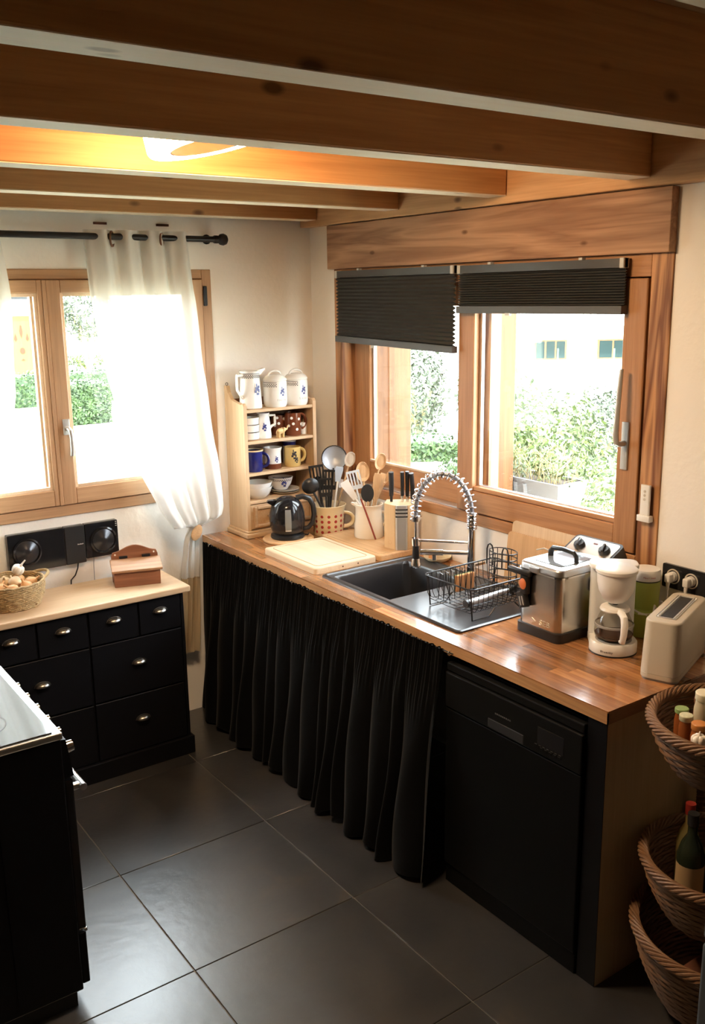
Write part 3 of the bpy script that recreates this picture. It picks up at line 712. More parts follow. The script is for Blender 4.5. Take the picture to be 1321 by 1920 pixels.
cup.tube([(-.033*math.cos(PI*i/16), -.002, .020*math.sin(PI*i/16)) for i in range(17)], .0022, 6)
cupme = cup.build('cup_handle', pewter, ct, recalc=False); cup_data = cupme.data; bpy.data.objects.remove(cupme)
def drawer(x0, x1, z0, z1):
    d = MB().box(x0+.004, x1-.004, -.168, -.15, z0+.0035, z1-.0035, .002, 1).build('drawer', black, ct, smooth=False)
    inst(cup_data, 'cup_handle', d, ((x0+x1)/2, -.168, (z0+z1)/2+.015 if z1-z0 < .2 else (z0+z1)/2+.012))
cols = [-hw+.014, -.215, 0, .222, hw-.014]
for a, b_ in zip(cols, cols[1:]): drawer(a, b_, .612, .768)
for z0, z1_ in ((.352, .612), (.085, .352)):
    drawer(cols[0], 0, z0, z1_); drawer(0, cols[4], z0, z1_)

sb = thing('salt_box', 'small reddish wooden salt box with a hinged lid on the chest', 'box', (-1.118, -.238, .80), R(-17))
MB().box(-.100, .100, -.045, .045, 0, .082, .002, 1).build('body', saltw, sb, smooth=False)
saltlid = wood('salt_lid_wood', (.30,.15,.075), (.50,.29,.16), 'x', 1.2, .45, rings=.4, rnd=.02)
lidM = Matrix.Translation((0, .040, .108)) @ Matrix.Rotation(R(16), 4, 'X')
MB().box(-.110, .110, -.105, 0, -.012, 0, .002, 1, M=lidM).build('lid', saltlid, sb, smooth=False)
pb = [(-.102,0),(.102,0),(.102,.118),(.096,.134),(.078,.138)]+[(.078-.156*k/16, .138+.026*math.sin(PI*k/16)**1.3) for k in range(1, 16)]+[(-.078,.138),(-.096,.134),(-.102,.118)]
MB().prism(pb, .044, .056, 'y').build('back_board', saltw, sb, smooth=False)
for s_ in (-1, 1):
    MB().box(s_*.05-.018, s_*.05+.018, .034, .045, .109, .119, .001, 1).build('hinge', iron, sb, smooth=False)
    MB().cyl((s_*.085, .045, .126), (s_*.085, .0425, .126), .004, n=10).build('hanging_hole', garlicm, sb)
for s_ in (-1, 1): MB().prism([(-.045,.082),(.045,.082),(.045,.106)], s_*.100, s_*.092, 'x').build('cheek', saltw, sb, smooth=False)

# ---- seagrass basket + onions
bk = thing('seagrass_basket', 'round woven seagrass basket of onions on the chest', 'basket', (-1.655, -.20, .80))
bm_ = MB()
for k in range(13):
    z = .006+k*.0082; r_ = .112+.022*math.sin(min(1, k/10)*PI*.5)
    bm_.tube([((r_+.0022*math.sin(i*2.6+k*PI))*math.cos(2*PI*i/72), (r_+.0022*math.sin(i*2.6+k*PI))*math.sin(2*PI*i/72), z+.0018*math.sin(i*1.3+k)) for i in range(72)], .0052, 6, True)
bm_.build('woven_wall', seagrass, bk)
MB().lathe([(0,.004),(.112,.004),(.112,.010),(0,.010)], n=32).build('bottom', seagrass, bk)
for a0 in (R(12), R(192)):
    hp = []
    for i in range(13):
        t = i/12; a = a0+R(-24+48*t); q = math.sin(PI*t)
        hp.append(((.134+.034*q)*math.cos(a), (.134+.034*q)*math.sin(a), .100+.012*q))
    MB().tube(hp, .0065, 8).build('handle', seagrass, bk)
def onion_mesh(mb, s_=1):
    mb.lathe([(0,-.030*s_),(.012*s_,-.029*s_),(.026*s_,-.019*s_),(.031*s_,-.003*s_),(.028*s_,.012*s_),(.017*s_,.024*s_),(.007*s_,.031*s_),(.004*s_,.042*s_),(.0055*s_,.050*s_),(0,.050*s_)], n=18)
    return mb
ospots = [(.05,-.05),(-.01,-.07),(.085,.0),(.02,.0),(-.05,-.03),(.05,.06),(-.01,.05),(-.07,.04)]
od = None
odesc = ['big golden onion at the front right of the seagrass basket', 'golden onion at the front middle of the seagrass basket', 'golden onion against the right inner side of the seagrass basket', 'pale onion in the middle of the seagrass basket',
 'coppery onion left of the middle of the basket', 'onion at the back right of the seagrass basket', 'onion at the back middle of the seagrass basket', 'onion at the far back left of the seagrass basket', 'onion at the left edge of the seagrass basket', 'onion at the front left of the seagrass basket', 'onion hidden at the rear rim of the seagrass basket']
for k, (x, y) in enumerate(ospots):
    o = thing('onion', odesc[k], 'onion', (-1.655+x, -.20+y, .866+.026*(1 if k == 3 else .6)), 0, 'onions in the seagrass basket')
    o.rotation_euler = (random.uniform(-1, 1), random.uniform(-1, 1), random.uniform(0, 6)); o.scale = [random.uniform(.82, .98)]*3
    onion_mesh(MB()).build('bulb', onion2 if k in (3, 6) else onionm, o)
gar = thing('garlic_bulb', 'white papery garlic bulb on top of the onions', 'garlic', (-1.622, -.215, .949)); gar.rotation_euler = (.3, .5, 0)
mb = MB()
for k in range(7): a = 2*PI*k/7; mb.ball((.013*math.cos(a), .013*math.sin(a), 0), (.013,.013,.020), 10, 8)
mb.build('clove', garlicm, gar); MB().tube([(0,0,.012),(.002,0,.03),(.006,.002,.05)], [.009,.004,.003], 8).build('stalk', garlicm, gar)

# ================================================================ STOVE
sv = thing('stove', 'black freestanding stove with a glass hob at the left photo edge', 'stove', (-2.22, -1.355, 0))
sx0, sx1, sy0, sy1 = -.30, .30, -.305, .295
MB().box(sx0, sx1-.015, sy0, sy1, .06, .862, .004).build('body', black, sv, smooth=False)
MB().box(sx0, sx1-.03, sy0+.02, sy1-.02, 0, .06).build('plinth', blackmatte, sv, smooth=False)
hob_g = plain('hob_glass', (.02,.02,.024), .05, spec=1.0, Coat_Weight=.25, Coat_Roughness=.03)
hb = MB().box(sx0+.004, sx1-.010, sy0-.002, sy1+.002, .862, .882, .004).build('hob_frame', alu, sv, smooth=False)
MB().box(sx0+.016, sx1-.035, sy0+.010, sy1-.010, .882, .886, .001, 1).build('hob_glass', hob_g, hb, smooth=False)
zn = plain('hob_zone', (.10,.10,.11), .15)
for (x, y, r_) in ((-.14,-.14,.10),(-.14,.15,.075),(.12,-.14,.075),(.12,.15,.10)):
    MB().lathe([(r_,.8862),(r_+.004,.8866),(r_+.004,.8862)], c=(x-.015,y,0), n=40).build('cooking_zone', zn, hb)
MB().prism([(sx1-.015,.74),(sx1+.012,.745),(sx1-.002,.858),(sx1-.015,.86)], sy0+.002, sy1-.002, 'y').build('control_panel', black, sv, smooth=False)
for k in range(6):
    y = sy0+.05+k*.1
    kb = MB().cyl((sx1+.004, y, .81), (sx1+.03, y, .813), .019, .016, 18).build('knob', chrome, sv)
MB().box(sx1-.015, sx1+.01, sy0+.004, sy1-.004, .255, .735, .004).build('oven_door', blackgloss, sv, smooth=False)
hl = MB().cyl((sx1+.045, sy0+.03, .685), (sx1+.045, sy1-.03, .685), .011, n=14).build('door_handle', alu, sv)
for y in (sy0+.05, sy1-.05): MB().box(sx1+.008, sx1+.048, y-.008, y+.008, .676, .694, .002, 1).build('handle_mount', alu, hl, smooth=False)
MB().box(sx1-.015, sx1+.008, sy0+.004, sy1-.004, .075, .245, .004).build('drawer', black, sv, smooth=False)
MB().box(sx1+.006, sx1+.018, sy0+.02, sy1-.02, .232, .244, .002, 1).build('drawer_grip', alu, sv, smooth=False)
for x in (.10, -.02, -.14): MB().box(x, x+.004, sy0-.0015, sy0+.002, .10, .80).build('side_rib', black, sv, smooth=False)

# ================================================================ WORKTOP
WX, WY, HZ = -.672, -2.50, .90
SKX0, SKX1, SKY0, SKY1 = -.575, -.105, -1.77, -.955       # cut-out for the sink
wt = thing('worktop', 'long butcher block worktop of glued wooden staves along the window wall', 'worktop', (0, 0, 0))
b0 = MB()
for (a, b_, c, d) in ((WX+.002, SKX0, WY+.002, -.001), (SKX1, -.001, WY+.002, -.001), (SKX0, SKX1, WY+.002, SKY0), (SKX0, SKX1, SKY1, -.001)):
    b0.box(a, b_, c, d, HZ-.04, HZ-.006)
b0.build('core', edgew, wt, smooth=False)
MB().box(WX, WX+.004, WY, 0, HZ-.04, HZ-.0045).build('front_edge', edgew, wt, smooth=False)
MB().box(WX, 0, WY, WY+.004, HZ-.04, HZ-.0045).build('end_edge', wood('worktop_end_wood', (.24,.11,.05), (.36,.18,.085), 'x', 1.6, .4, rings=.4, rnd=.05), wt, smooth=False)
rows = 16; rw = -WX/rows; rng = random.Random(3)
def cut(x0, x1, y0, y1):
    if x1 <= SKX0+1e-6 or x0 >= SKX1-1e-6 or y1 <= SKY0 or y0 >= SKY1: return [(x0, x1, y0, y1)]
    out = []
    if y0 < SKY0: out.append((x0, x1, y0, SKY0))
    if y1 > SKY1: out.append((x0, x1, SKY1, y1))
    if x0 < SKX0: out.append((x0, SKX0, max(y0, SKY0), min(y1, SKY1)))
    if x1 > SKX1: out.append((SKX1, x1, max(y0, SKY0), min(y1, SKY1)))
    return out
for r_ in range(rows):
    y = WY-rng.uniform(0, .3)
    while y < 0:
        L_ = rng.uniform(.28, .55); a, b_ = max(y, WY), min(y+L_, 0); y += L_
        if b_-a < .01: continue
        for q in cut(WX+r_*rw, WX+(r_+1)*rw, a, b_):
            MB().box(q[0]+.0002, q[1]-.0002, q[2]+.0002, q[3]-.0002, HZ-.006, HZ-rng.uniform(0, .00025)).build('stave', stavew, wt, smooth=False)
ep = MB().box(WX+.006, -.004, WY+.004, WY+.024, 0, HZ-.0405).build('end_panel', panelw, smooth=False); tag(ep, 'plain wooden end panel supporting the worktop beside the baskets', 'panel')

ep2 = MB().box(WX+.003, WX+.0058, WY+.004, -2.428, .0, HZ-.0405).build('filler_strip', black, ep, smooth=False); ep2['label'] = 'black filler strip'

# ================================================================ DISHWASHER
dw = thing('dishwasher', 'black dishwasher under the right end of the worktop', 'dishwasher', (-.36, -2.125, 0))
MB().box(-.285, .30, -.298, .298, .02, .835).build('body', dwblack, dw, smooth=False)
MB().box(-.322, -.285, -.298, .298, .075, .670, .004).build('door', dwblack, dw, smooth=False)
cp = MB().box(-.325, -.285, -.298, .298, .674, .800, .004).build('control_panel', dwblack2, dw, smooth=False)
MB().box(-.318, -.285, -.298, .298, .803, .832, .004).build('top_trim', dwblack2, dw, smooth=False)
MB().box(-.3262, -.320, -.07, .09, .676, .712, .004).build('grip_recess', blackmatte, cp, smooth=False)
MB().box(-.3262, -.322, -.232, -.125, .705, .765, .002, 1).build('display', blackgloss, cp, smooth=False)
for k in range(5): MB().box(-.3268, -.322, -.150-.018*k, -.138-.018*k, .690, .699, .001, 1).build('button', grey_pl if k == 9 else dwblack2, cp, smooth=False)
for k in range(7): MB().box(-.3266, -.3262, -.222+.016*k, -.213+.016*k, .7035, .7055).build('mark', plain('dim_mark', (.10,.10,.10), .5) if 'dim_mark' not in MT else MT['dim_mark'], cp, smooth=False)
for k in range(9): MB().box(-.3258, -.325, .052-.008*k, .057-.008*k, .734, .739).build('maker_mark', MT['dim_mark'], cp, smooth=False)
MB().box(-.315, -.285, -.298, .298, .0, .072, .002, 1).build('kick_plate', dwblack, dw, smooth=False)

# ================================================================ BLACK SINK CURTAIN
bc = thing('sink_curtain', 'gathered black velvet curtain hanging below the sink worktop', 'curtain', (0, 0, 0))
ry = random.Random(11); edges = [0]
while edges[-1] < 1: edges.append(edges[-1]+ry.uniform(.03, .085))
fa = [ry.uniform(.5, 1.3) for _ in edges]
def vel(u, t):
    k = 0
    while k < len(edges)-2 and u > edges[k+1]: k += 1
    q = (u-edges[k])/(edges[k+1]-edges[k])
    big = fa[k]*(math.sin(PI*q)**.75)
    gath = .0055*math.sin(2*PI*u*95+1.5*math.sin(u*40))+.004*math.sin(2*PI*u*57)
    s_ = min(1, t/.25)
    x = -.682 - .075*t**.9*min(1, .35+u*8) - (.052*big*(.25+.75*t))*s_*min(1, .2+u*6) + gath*max(0, 1-t/.35) + .004*math.sin(9*t+u*60)*t
    y = -.02-1.79*u + .014*math.sin(7*t+u*30)*t
    z = .872-.008*math.sin(u*95*2*PI)*max(0, 1-t/.03)*.5
    z = z+(.016+.012*math.sin(u*47)+.01*math.sin(u*19) - .872)*t
    return (x, y, max(z, .004))
MB().grid(vel, 900, 36).build('cloth', velvet, bc, recalc=False)
MB().tube([(-.681,-.02,.870),(-.681,-.9,.868),(-.681,-1.86,.870)], .0022, 6).build('wire', wire_m, bc)
for y in (-.10, -.50, -.86, -1.30, -1.545, -1.845):
    MB().tube([(-.6745,y,.876),(-.684,y,.876),(-.690,y,.872),(-.690,y,.866),(-.684,y,.862),(-.678,y,.864)], .0022, 6).build('hook', chrome, bc)

# ================================================================ FRIDGE EDGE
fg = thing('fridge', 'low grey fridge whose door edge just shows at the lower right', 'fridge', (-.645, -3.345, 0))
MB().box(-.285, .30, -.315, .315, .03, .93, .006).build('body', plain('fridge_side', (.05,.052,.055), .5), fg, smooth=False)
MB().box(-.33, -.29, -.320, .320, .64, .93, .010, 3).build('upper_door', fridge_m, fg)
MB().box(-.33, -.29, -.320, .320, .05, .63, .010, 3).build('lower_door', fridge_m, fg)
MB().box(-.365, -.33, -.29, -.27, .70, .88, .006).build('door_handle', alu, fg)
MB().box(-.25, .28, -.29, .29, 0, .03).build('foot', blackmatte, fg, smooth=False)

# ================================================================ SINK
sk = thing('sink', 'black composite sink with a single bowl and flat drainer', 'sink', (0, 0, HZ))
ox0, ox1, oy0, oy1 = -.595, -.088, -1.79, -.935; bx0, bx1, by0, by1 = -.563, -.175, -1.365, -.985
def rrect(x0, x1, y0, y1, r_, n=6):
    out = []
    for (cx, cy, a0) in ((x1-r_, y1-r_, 0), (x0+r_, y1-r_, 90), (x0+r_, y0+r_, 180), (x1-r_, y0+r_, 270)):
        for k in range(n+1): a = R(a0+90*k/n); out.append((cx+r_*math.cos(a), cy+r_*math.sin(a)))
    return out
def loops(mb, L_):
    n = len(L_[0]); vs = [p for q in L_ for p in q]
    fs = [(j*n+i, j*n+(i+1) % n, (j+1)*n+(i+1) % n, (j+1)*n+i) for j in range(len(L_)-1) for i in range(n)]
    return mb.add(vs, fs)
zl = lambda pts, z: [(x, y, z) for x, y in pts]
# rim: from outer edge to the combined inner area (slightly lowered deck)
mb = MB()
loops(mb, [zl(rrect(ox0, ox1, oy0, oy1, .018), .0005), zl(rrect(ox0, ox1, oy0, oy1, .018), .006), zl(rrect(ox0+.004, ox1-.004, oy0+.004, oy1-.004, .016), .009), zl(rrect(ox0+.014, ox1-.014, oy0+.014, oy1-.014, .014), .009), zl(rrect(ox0+.018, ox1-.018, oy0+.018, oy1-.018, .012), .005)])
mb.build('rim', granite, sk)
# bowl surround made of strips + bowl
dk = MB(); ix0, ix1, iy0, iy1 = ox0+.018, ox1-.018, oy0+.018, oy1-.018
dk.box(ix0, ix1, iy0, by0, .0008, .005); dk.box(ix0, ix1, by1, iy1, .0008, .005); dk.box(ix0, bx0, by0, by1, .0008, .005); dk.box(bx1, ix1, by0, by1, .0008, .005)
dk.build('drainer_deck', granite, sk, smooth=False)
mb = MB()
bo = zl([(min(max(x, bx0), bx1), min(max(y, by0), by1)) for x, y in rrect(bx0-.001, bx1+.001, by0-.001, by1+.001, .012)], .005)
loops(mb, [bo, zl(rrect(bx0+.004, bx1-.004, by0+.004, by1-.004, .03), -.004), zl(rrect(bx0+.012, bx1-.012, by0+.012, by1-.012, .04), -.15), zl(rrect(bx0+.04, bx1-.04, by0+.04, by1-.04, .05), -.178), zl(rrect(bx0+.14, bx1-.14, by0+.14, by1-.14, .03), -.182)])
mb.build('bowl', granite, sk)
MB().lathe([(0,-.179),(.04,-.178),(.045,-.181),(.08,-.183)], c=((bx0+bx1)/2, (by0+by1)/2, 0), n=24).build('drain', chrome, sk)
MB().box(bx0+.13, bx1-.13, by0+.13, by1-.13, -.186, -.183).build('bowl_floor', granite, sk, smooth=False)

# ================================================================ TAP
tp = thing('kitchen_tap', 'tall chrome spring tap with a pull-down spray over the sink', 'tap', (-.127, -1.345, .9053))
sp_ = Vector((-.26+.127, -1.15+1.345, 0)); 
MB().lathe([(.019,0),(.019,.006),(.0182,.010),(.0175,.04)], n=24).build('base', chrome, tp)
MB().cyl((0,0,.03), (0,0,.205), .0165, n=20).build('column', chrome, tp)
MB().cyl((.0,0,.05), (.055,-.02,.06), .007, n=10).build('lever', chrome, tp)
path = []
zt0 = .205; H = .145; L_ = sp_.length
for i in range(9): path.append(Vector((0, 0, zt0+.055*i/8)))
for i in range(1, 33):
    a = PI*i/32; q = .5-.5*math.cos(a); path.append(Vector((sp_.x*q, sp_.y*q, zt0+.055+H*1.15*math.sin(a)*(1 if a < PI/2 else 1))))
for i in range(1, 4): path.append(Vector((sp_.x, sp_.y, zt0+.055-.012*i)))
MB().tube(path, .0095, 10).build('hose', plain('hose_grey', (.32,.32,.34), .35, .6), tp)
# coil
Ls = [0]
for a, b_ in zip(path, path[1:]): Ls.append(Ls[-1]+(b_-a).length)
def pathat(s_):
    for i in range(len(Ls)-1):
        if s_ <= Ls[i+1]:
            k = (s_-Ls[i])/(Ls[i+1]-Ls[i]); return path[i].lerp(path[i+1], k), (path[i+1]-path[i]).normalized()
    return path[-1], (path[-1]-path[-2]).normalized()
side = sp_.cross(Vector((0,0,1))).normalized(); tot = Ls[-1]
coil2 = []
ph = 0; s_ = 0
while s_ < tot-.004:
    pitch_ = .0058 if s_ < .065 else .0235
    p, T = pathat(s_); n_ = side.cross(T); rr = .019 if s_ < .065 else .0225; coil2.append(p+side*(rr*math.cos(ph))+n_*(rr*math.sin(ph)))
    ph += 2*PI/12; s_ += pitch_/12
MB().tube(coil2, .0028, 7).build('spring', chrome, tp)
spx = tuple(sp_[:2])
zs = lambda z: (spx[0], spx[1], z)
MB().cyl(zs(.222), zs(.242), .018, n=20).build('hose_collar', chrome, tp)
MB().cyl(zs(.138), zs(.225), .0065, n=14).build('spray_stem', chrome, tp)
MB().cyl(zs(.118), zs(.150), .0165, n=20).build('spray_collar', chrome, tp)
MB().cyl(zs(.062), zs(.120), .0150, .0135, n=20).build('spray_grip', blackplastic, tp)
MB().lathe([(.0145,.062),(.0165,.056),(.0165,.047),(.0195,.040),(.020,.024),(.017,.022),(0,.022)], c=(spx[0], spx[1], 0), n=24).build('spray_head', chrome, tp)
MB().cyl((0,0,.148), zs(.140), .0052, n=12).build('hose_arm', chrome, tp)
MB().cyl((0,0,.105), (sp_.x*.86, sp_.y*.86, .092), .0085, n=14).cyl((sp_.x*.5, sp_.y*.5, .0975), (sp_.x*.92, sp_.y*.92, .091), .0125, n=16).build('spout', chrome, tp)
MB().cyl((sp_.x*.66, sp_.y*.66, .088), (sp_.x*.66, sp_.y*.66, .062), .009, n=14).build('spout_nozzle', chrome, tp)

sd = thing('soap_dish', 'cream soap dish with a brush head behind the sink', 'dish', (-.060, -1.055, .9005))
MB().lathe([(0,.003),(.030,.003),(.034,0),(.040,.0),(.058,.014),(.061,.022),(.057,.022),(.040,.008),(0,.007)], n=32).build('saucer', china_cream, sd)
MB().lathe([(0,.008),(.016,.008),(.016,.028),(.010,.034),(0,.034)], c=(-.02,.01,0), n=18).build('dish_knob', sponge, sd)

# ================================================================ CUTTING BOARDS
def board(name, label, loc, sx, sy, th, m_, M=None, rot=None, r_=.018):
    o = thing(name, label, 'cutting board', loc)
    if rot: o.rotation_euler = rot
    MB().rprism(-sx/2, sx/2, -sy/2, sy/2, 0, th, r_, 5, top=.006).build('slab', m_, o)
    return o
c1 = board('cutting_board', 'pale wooden cutting board nearest the worktop edge left of the sink', (-.442, -.695, .9005), .325, .425, .027, boardw)
gv = plain('board_groove', (.50,.33,.17), .6)
MB().tube([(x, y, .0268) for x, y in rrect(-.135, .135, -.185, .185, .02)], .0022, 6, True).build('juice_groove', gv, c1)
for x in (-.02, .06): MB().cyl((x, -.2122, .012), (x, -.2132, .012), .0035, n=10).build('side_hole', cutbrown, c1)
c2 = board('cutting_board', 'warm brown cutting board under the crock and knife block', (-.150, -.675, .9005), .235, .475, .025, boardw2)
MB().tube([(x, y, .0248) for x, y in rrect(-.10, .10, -.215, .215, .02)], .0018, 6, True).build('juice_groove', gv, c2)
lb1 = board('cutting_board', 'large thin cutting board leaning on the wall behind the fryer', (-.030, -1.66, .902), .40, .25, .012, boardw, rot=(0, 0, 0))
lb1.rotation_euler = (Matrix.Rotation(R(5), 3, 'Y') @ Matrix(((0,0,1),(1,0,0),(0,1,0)))).to_euler(); lb1.location = (-.027, -1.665, 1.030)
lb2 = board('cutting_board', 'smaller warm cutting board leaning in front of the large one', (0,0,0), .37, .215, .012, boardw2)
lb2.rotation_euler = (Matrix.Rotation(R(6), 3, 'Y') @ Matrix(((0,0,1),(1,0,0),(0,1,0)))).to_euler(); lb2.location = (-.056, -1.655, 1.010)
MB().tube([(-.02+.075*math.cos(PI*k/12), .03+.045*math.sin(PI*k/12)-.005, .0125) for k in range(13)], .0016, 6).build('handle_groove', boardw, lb2)

# ================================================================ KETTLE
tv = thing('trivet', 'round wooden trivet under the black kettle', 'trivet', (-.382, -.335, .9005))
MB().lathe([(0,.012),(.085,.012),(.088,.010),(.092,.010),(.095,.012),(.117,.012),(.122,.008),(.122,.002),(.118,0),(0,0)], n=48).build('disc', boardw2, tv)
kt = thing('kettle', 'glossy black electric kettle on a round wooden trivet', 'kettle', (-.385, -.335, .9125), R(-25))
MB().lathe([(0,0),(.078,0),(.082,.006),(.080,.016),(.070,.022),(0,.022)], n=40).build('power_base', blackplastic, kt)
MB().lathe([(.066,.022),(.074,.030),(.083,.060),(.086,.090),(.083,.125),(.074,.158),(.066,.172),(.050,.188),(.028,.199),(0,.204)], n=48).build('body', blackgloss, kt)
MB().prism([(-.055,.150),(-.095,.176),(-.090,.184),(-.045,.186)], -.016, .016, 'y').build('spout', blackgloss, kt)
MB().tube([(.045,0,.190),(.075,0,.196),(.108,0,.184),(.126,0,.150),(.130,0,.105),(.122,0,.065),(.100,0,.040),(.074,0,.036)], [.014,.014,.014,.013,.013,.013,.012,.010], 12, flat=.9).build('handle', blackplastic, kt)
kw = MB()
def kwf(u, v):
    a = R(-103+20*u); z = .045+.105*v
    r_ = .0855 + .0012 - .000*z
    rr = interp([(.022,.066),(.030,.074),(.060,.083),(.090,.086),(.125,.083),(.158,.074)], z)+.0012
    return (rr*math.cos(a), rr*math.sin(a), z)
MB().grid(kwf, 8, 14).build('water_gauge', plain('gauge_grey', (.22,.22,.21), .2), kt, recalc=False)
MB().grid(lambda u, v: (kwf(u, .02+.04*v)[0]*1.008, kwf(u, .02+.04*v)[1]*1.008, kwf(u, .02+.04*v)[2]), 8, 2).build('gauge_mark', white_pl, kt, recalc=False)
MB().tube([(.075,.0,.008),(.10,.01,.004),(.108,.04,.004)], .003, 6).build('cord', blackplastic, kt)

# ================================================================ WALL SHELF IN THE CORNER
sh = thing('crockery_shelf', 'small pine dresser shelf of crockery standing in the corner', 'shelf', (-.318, -.105, .9005))
W2 = .203; D0, D1 = -.088, .095
def sidepoly():
    return [(D0,.03),(D1,.03),(D1,.722),(D1-.022,.722),(D1-.035,.690),(D1-.065,.660),(D1-.10,.652),(D0+.025,.642),(D0+.01,.648),(D0,.636)]
for s_ in (-1, 1): MB().prism(sidepoly(), s_*W2, s_*(W2-.018), 'x').build('side_panel', pine_z, sh, smooth=False)
MB().box(-W2-.018, W2+.018, D0-.025, D1, 0, .022, .004).box(-W2-.008, W2+.008, D0-.012, D1, .022, .032, .003).build('base', pine_x, sh, smooth=False)
MB().box(-W2+.018, W2-.018, D1-.008, D1, .03, .655).build('back_panel', wood('shelf_back_wood', (.15,.07,.035), (.22,.11,.055), 'z', 1, .6, rings=.2), sh, smooth=False)
shz = [.175, .312, .466, .617]
for z in shz: MB().box(-W2+.018, W2-.018, D0+.002, D1-.008, z-.015, z, .002, 1).build('shelf_board', pine_x, sh, smooth=False)
dd = MB().box(-W2+.020, W2-.020, D0+.001, D0+.016, .036, .156, .002, 1).build('drawer', pine_x, sh, smooth=False)
for s_ in (-1, 1):
    cx = s_*.089
    for q in ((cx-.080, cx-.062, .044, .148), (cx+.062, cx+.080, .044, .148), (cx-.062, cx+.062, .044, .060), (cx-.062, cx+.062, .132, .148)):
        MB().box(q[0], q[1], D0-.010, D0+.002, q[2], q[3], .004, 1).build('drawer_moulding', pine_x, dd, smooth=False)
    MB().box(cx-.062, cx+.062, D0-.001, D0+.002, .060, .132).build('drawer_field', boardw2, dd, smooth=False)
    MB().cyl((cx, D0-.006, .098), (cx, D0-.022, .098), .007, .010, 14).build('knob', pine_x, dd)
MB().tube([(-W2+.010+.006*math.sin(a), D1-.01, .730+.006*math.cos(a)) for a in [2*PI*i/14 for i in range(14)]], .0014, 6, True).build('hanging_ring', iron, sh)
SX, SY, SZ = -.318, -.105, .9005
def on_shelf(k, x): return (x, SY, SZ+(shz[k] if k < 4 else 0)+.0005)
CAMA = R(-112)
def motif(parent, r_, a, z, s_=1, m_=inkblue):
    mb = MB()
    for (da, dz, wd, ht) in ((0,0,.013,.012),(.20,.006,.009,.008),(-.18,-.008,.008,.008),(.10,-.016,.010,.007),(.26,-.006,.006,.010),(-.05,.012,.004,.010)):
        mb.cylpatch(r_, a+da*s_*.03/r_, z+dz*s_, wd*s_, ht*s_)
    mb.build('flower_motif', m_, parent, recalc=False)
def checkband(parent, r_, z, a0, a1, m_=inkdark):
    mb = MB(); n = int((a1-a0)*r_/.0052)
    for j in range(4):
        for i in range(n):
            if (i+j) % 2 == 0 and not (j == 3 and i % 4) and not (j == 2 and i % 4 == 3): mb.cylpatch(r_, a0+(a1-a0)*(i+.5)/n, z-j*.0052, .0048, .0046, n=1)
    mb.cylpatch(r_, (a0+a1)/2, z+.008, (a1-a0)*r_, .0026, n=12)
    mb.build('check_border', m_, parent, recalc=False)
def lathed(name, label, cat, loc, prof, m_, part='body', n=36, rz=0, group=None):
    t = thing(name, label, cat, loc, rz, group); MB().lathe(prof, n=n).build(part, m_, t); return t
def earhandle(parent, r0, z0, z1, out, m_, a=0, th=.005, sq=False, flat=1.4):
    pts = []
    if sq: q = [(r0-.004,z1),(r0+out,z1),(r0+out,z1-.01),(r0+out,(z0+z1)/2-.012),(r0+out*.35,z0+.012),(r0-.002,z0)]
    else: q = [(r0-.004+out*1.0*math.sin(PI*k/10)**.8, z1+(z0-z1)*(.5-.5*math.cos(PI*k/10))) for k in range(11)]
    for (r_, z) in q: pts.append((r_*math.cos(a), r_*math.sin(a), z))
    return MB().tube(pts, th, 10, flat=flat).build('handle', m_, parent)
# top : pitcher and two canisters
z4 = SZ+shz[3]+.0005
jg = lathed('pitcher', 'tall white pitcher with blue flowers and checked rim on the shelf top', 'pitcher', (-.442, -.125, z4), [(0,.002),(.048,.002),(.052,0),(.055,.004),(.054,.03),(.049,.10),(.046,.150),(.048,.172),(.051,.178),(.046,.176),(.043,.150),(.046,.09),(.048,.01),(0,.008)], china)
MB().prism([(.040,.150),(.078,.184),(.074,.187),(.034,.178)], -.014, .014, 'y').build('spout', china, jg)
earhandle(jg, .050, .050, .160, .036, china, R(195), .0062, True)
motif(jg, .0535, R(-82), .095, 1.5); checkband(jg, .0495, .158, R(-215), R(-50))
for k, (x, txt, lab) in enumerate(((-.314, 'FARINE', 'white lidded canister marked FARINE with blue flowers'), (-.194, 'SUCRE', 'white lidded canister marked SUCRE at the right shelf end'))):
    cn = lathed('canister', lab, 'canister', (x, -.14, z4), [(0,.002),(.047,.002),(.051,.0),(.057,.012),(.058,.03),(.058,.118),(.056,.124),(0,.124)], china, rz=0, group='white kitchen canisters')
    ld = MB().lathe([(.0585,.1245),(.0600,.128),(.057,.134),(.045,.146),(.030,.153),(.0,.156)], n=36).build('lid', china, cn)
    MB().tube([(.036*math.cos(PI*q/12), 0, .148+.024*math.sin(PI*q/12)) for q in range(13)], .0055, 8).build('lid_handle', china, ld)
    motif(cn, .058, R(-84), .078, 1.2); checkband(cn, .058, .110, R(-190), R(-112))
    for q, ch in enumerate(txt):
        a = R(-84)+(q-(len(txt)-1)/2)*.0098/.0584
        text_mesh('lettering', ch, .015, inkgrey if False else plain('letter_grey', (.42,.41,.40), .4) if 'letter_grey' not in MT else MT['letter_grey'], cn, facing((.0584*math.cos(a), .0584*math.sin(a), .034), (math.cos(a), math.sin(a), 0)), .0003)
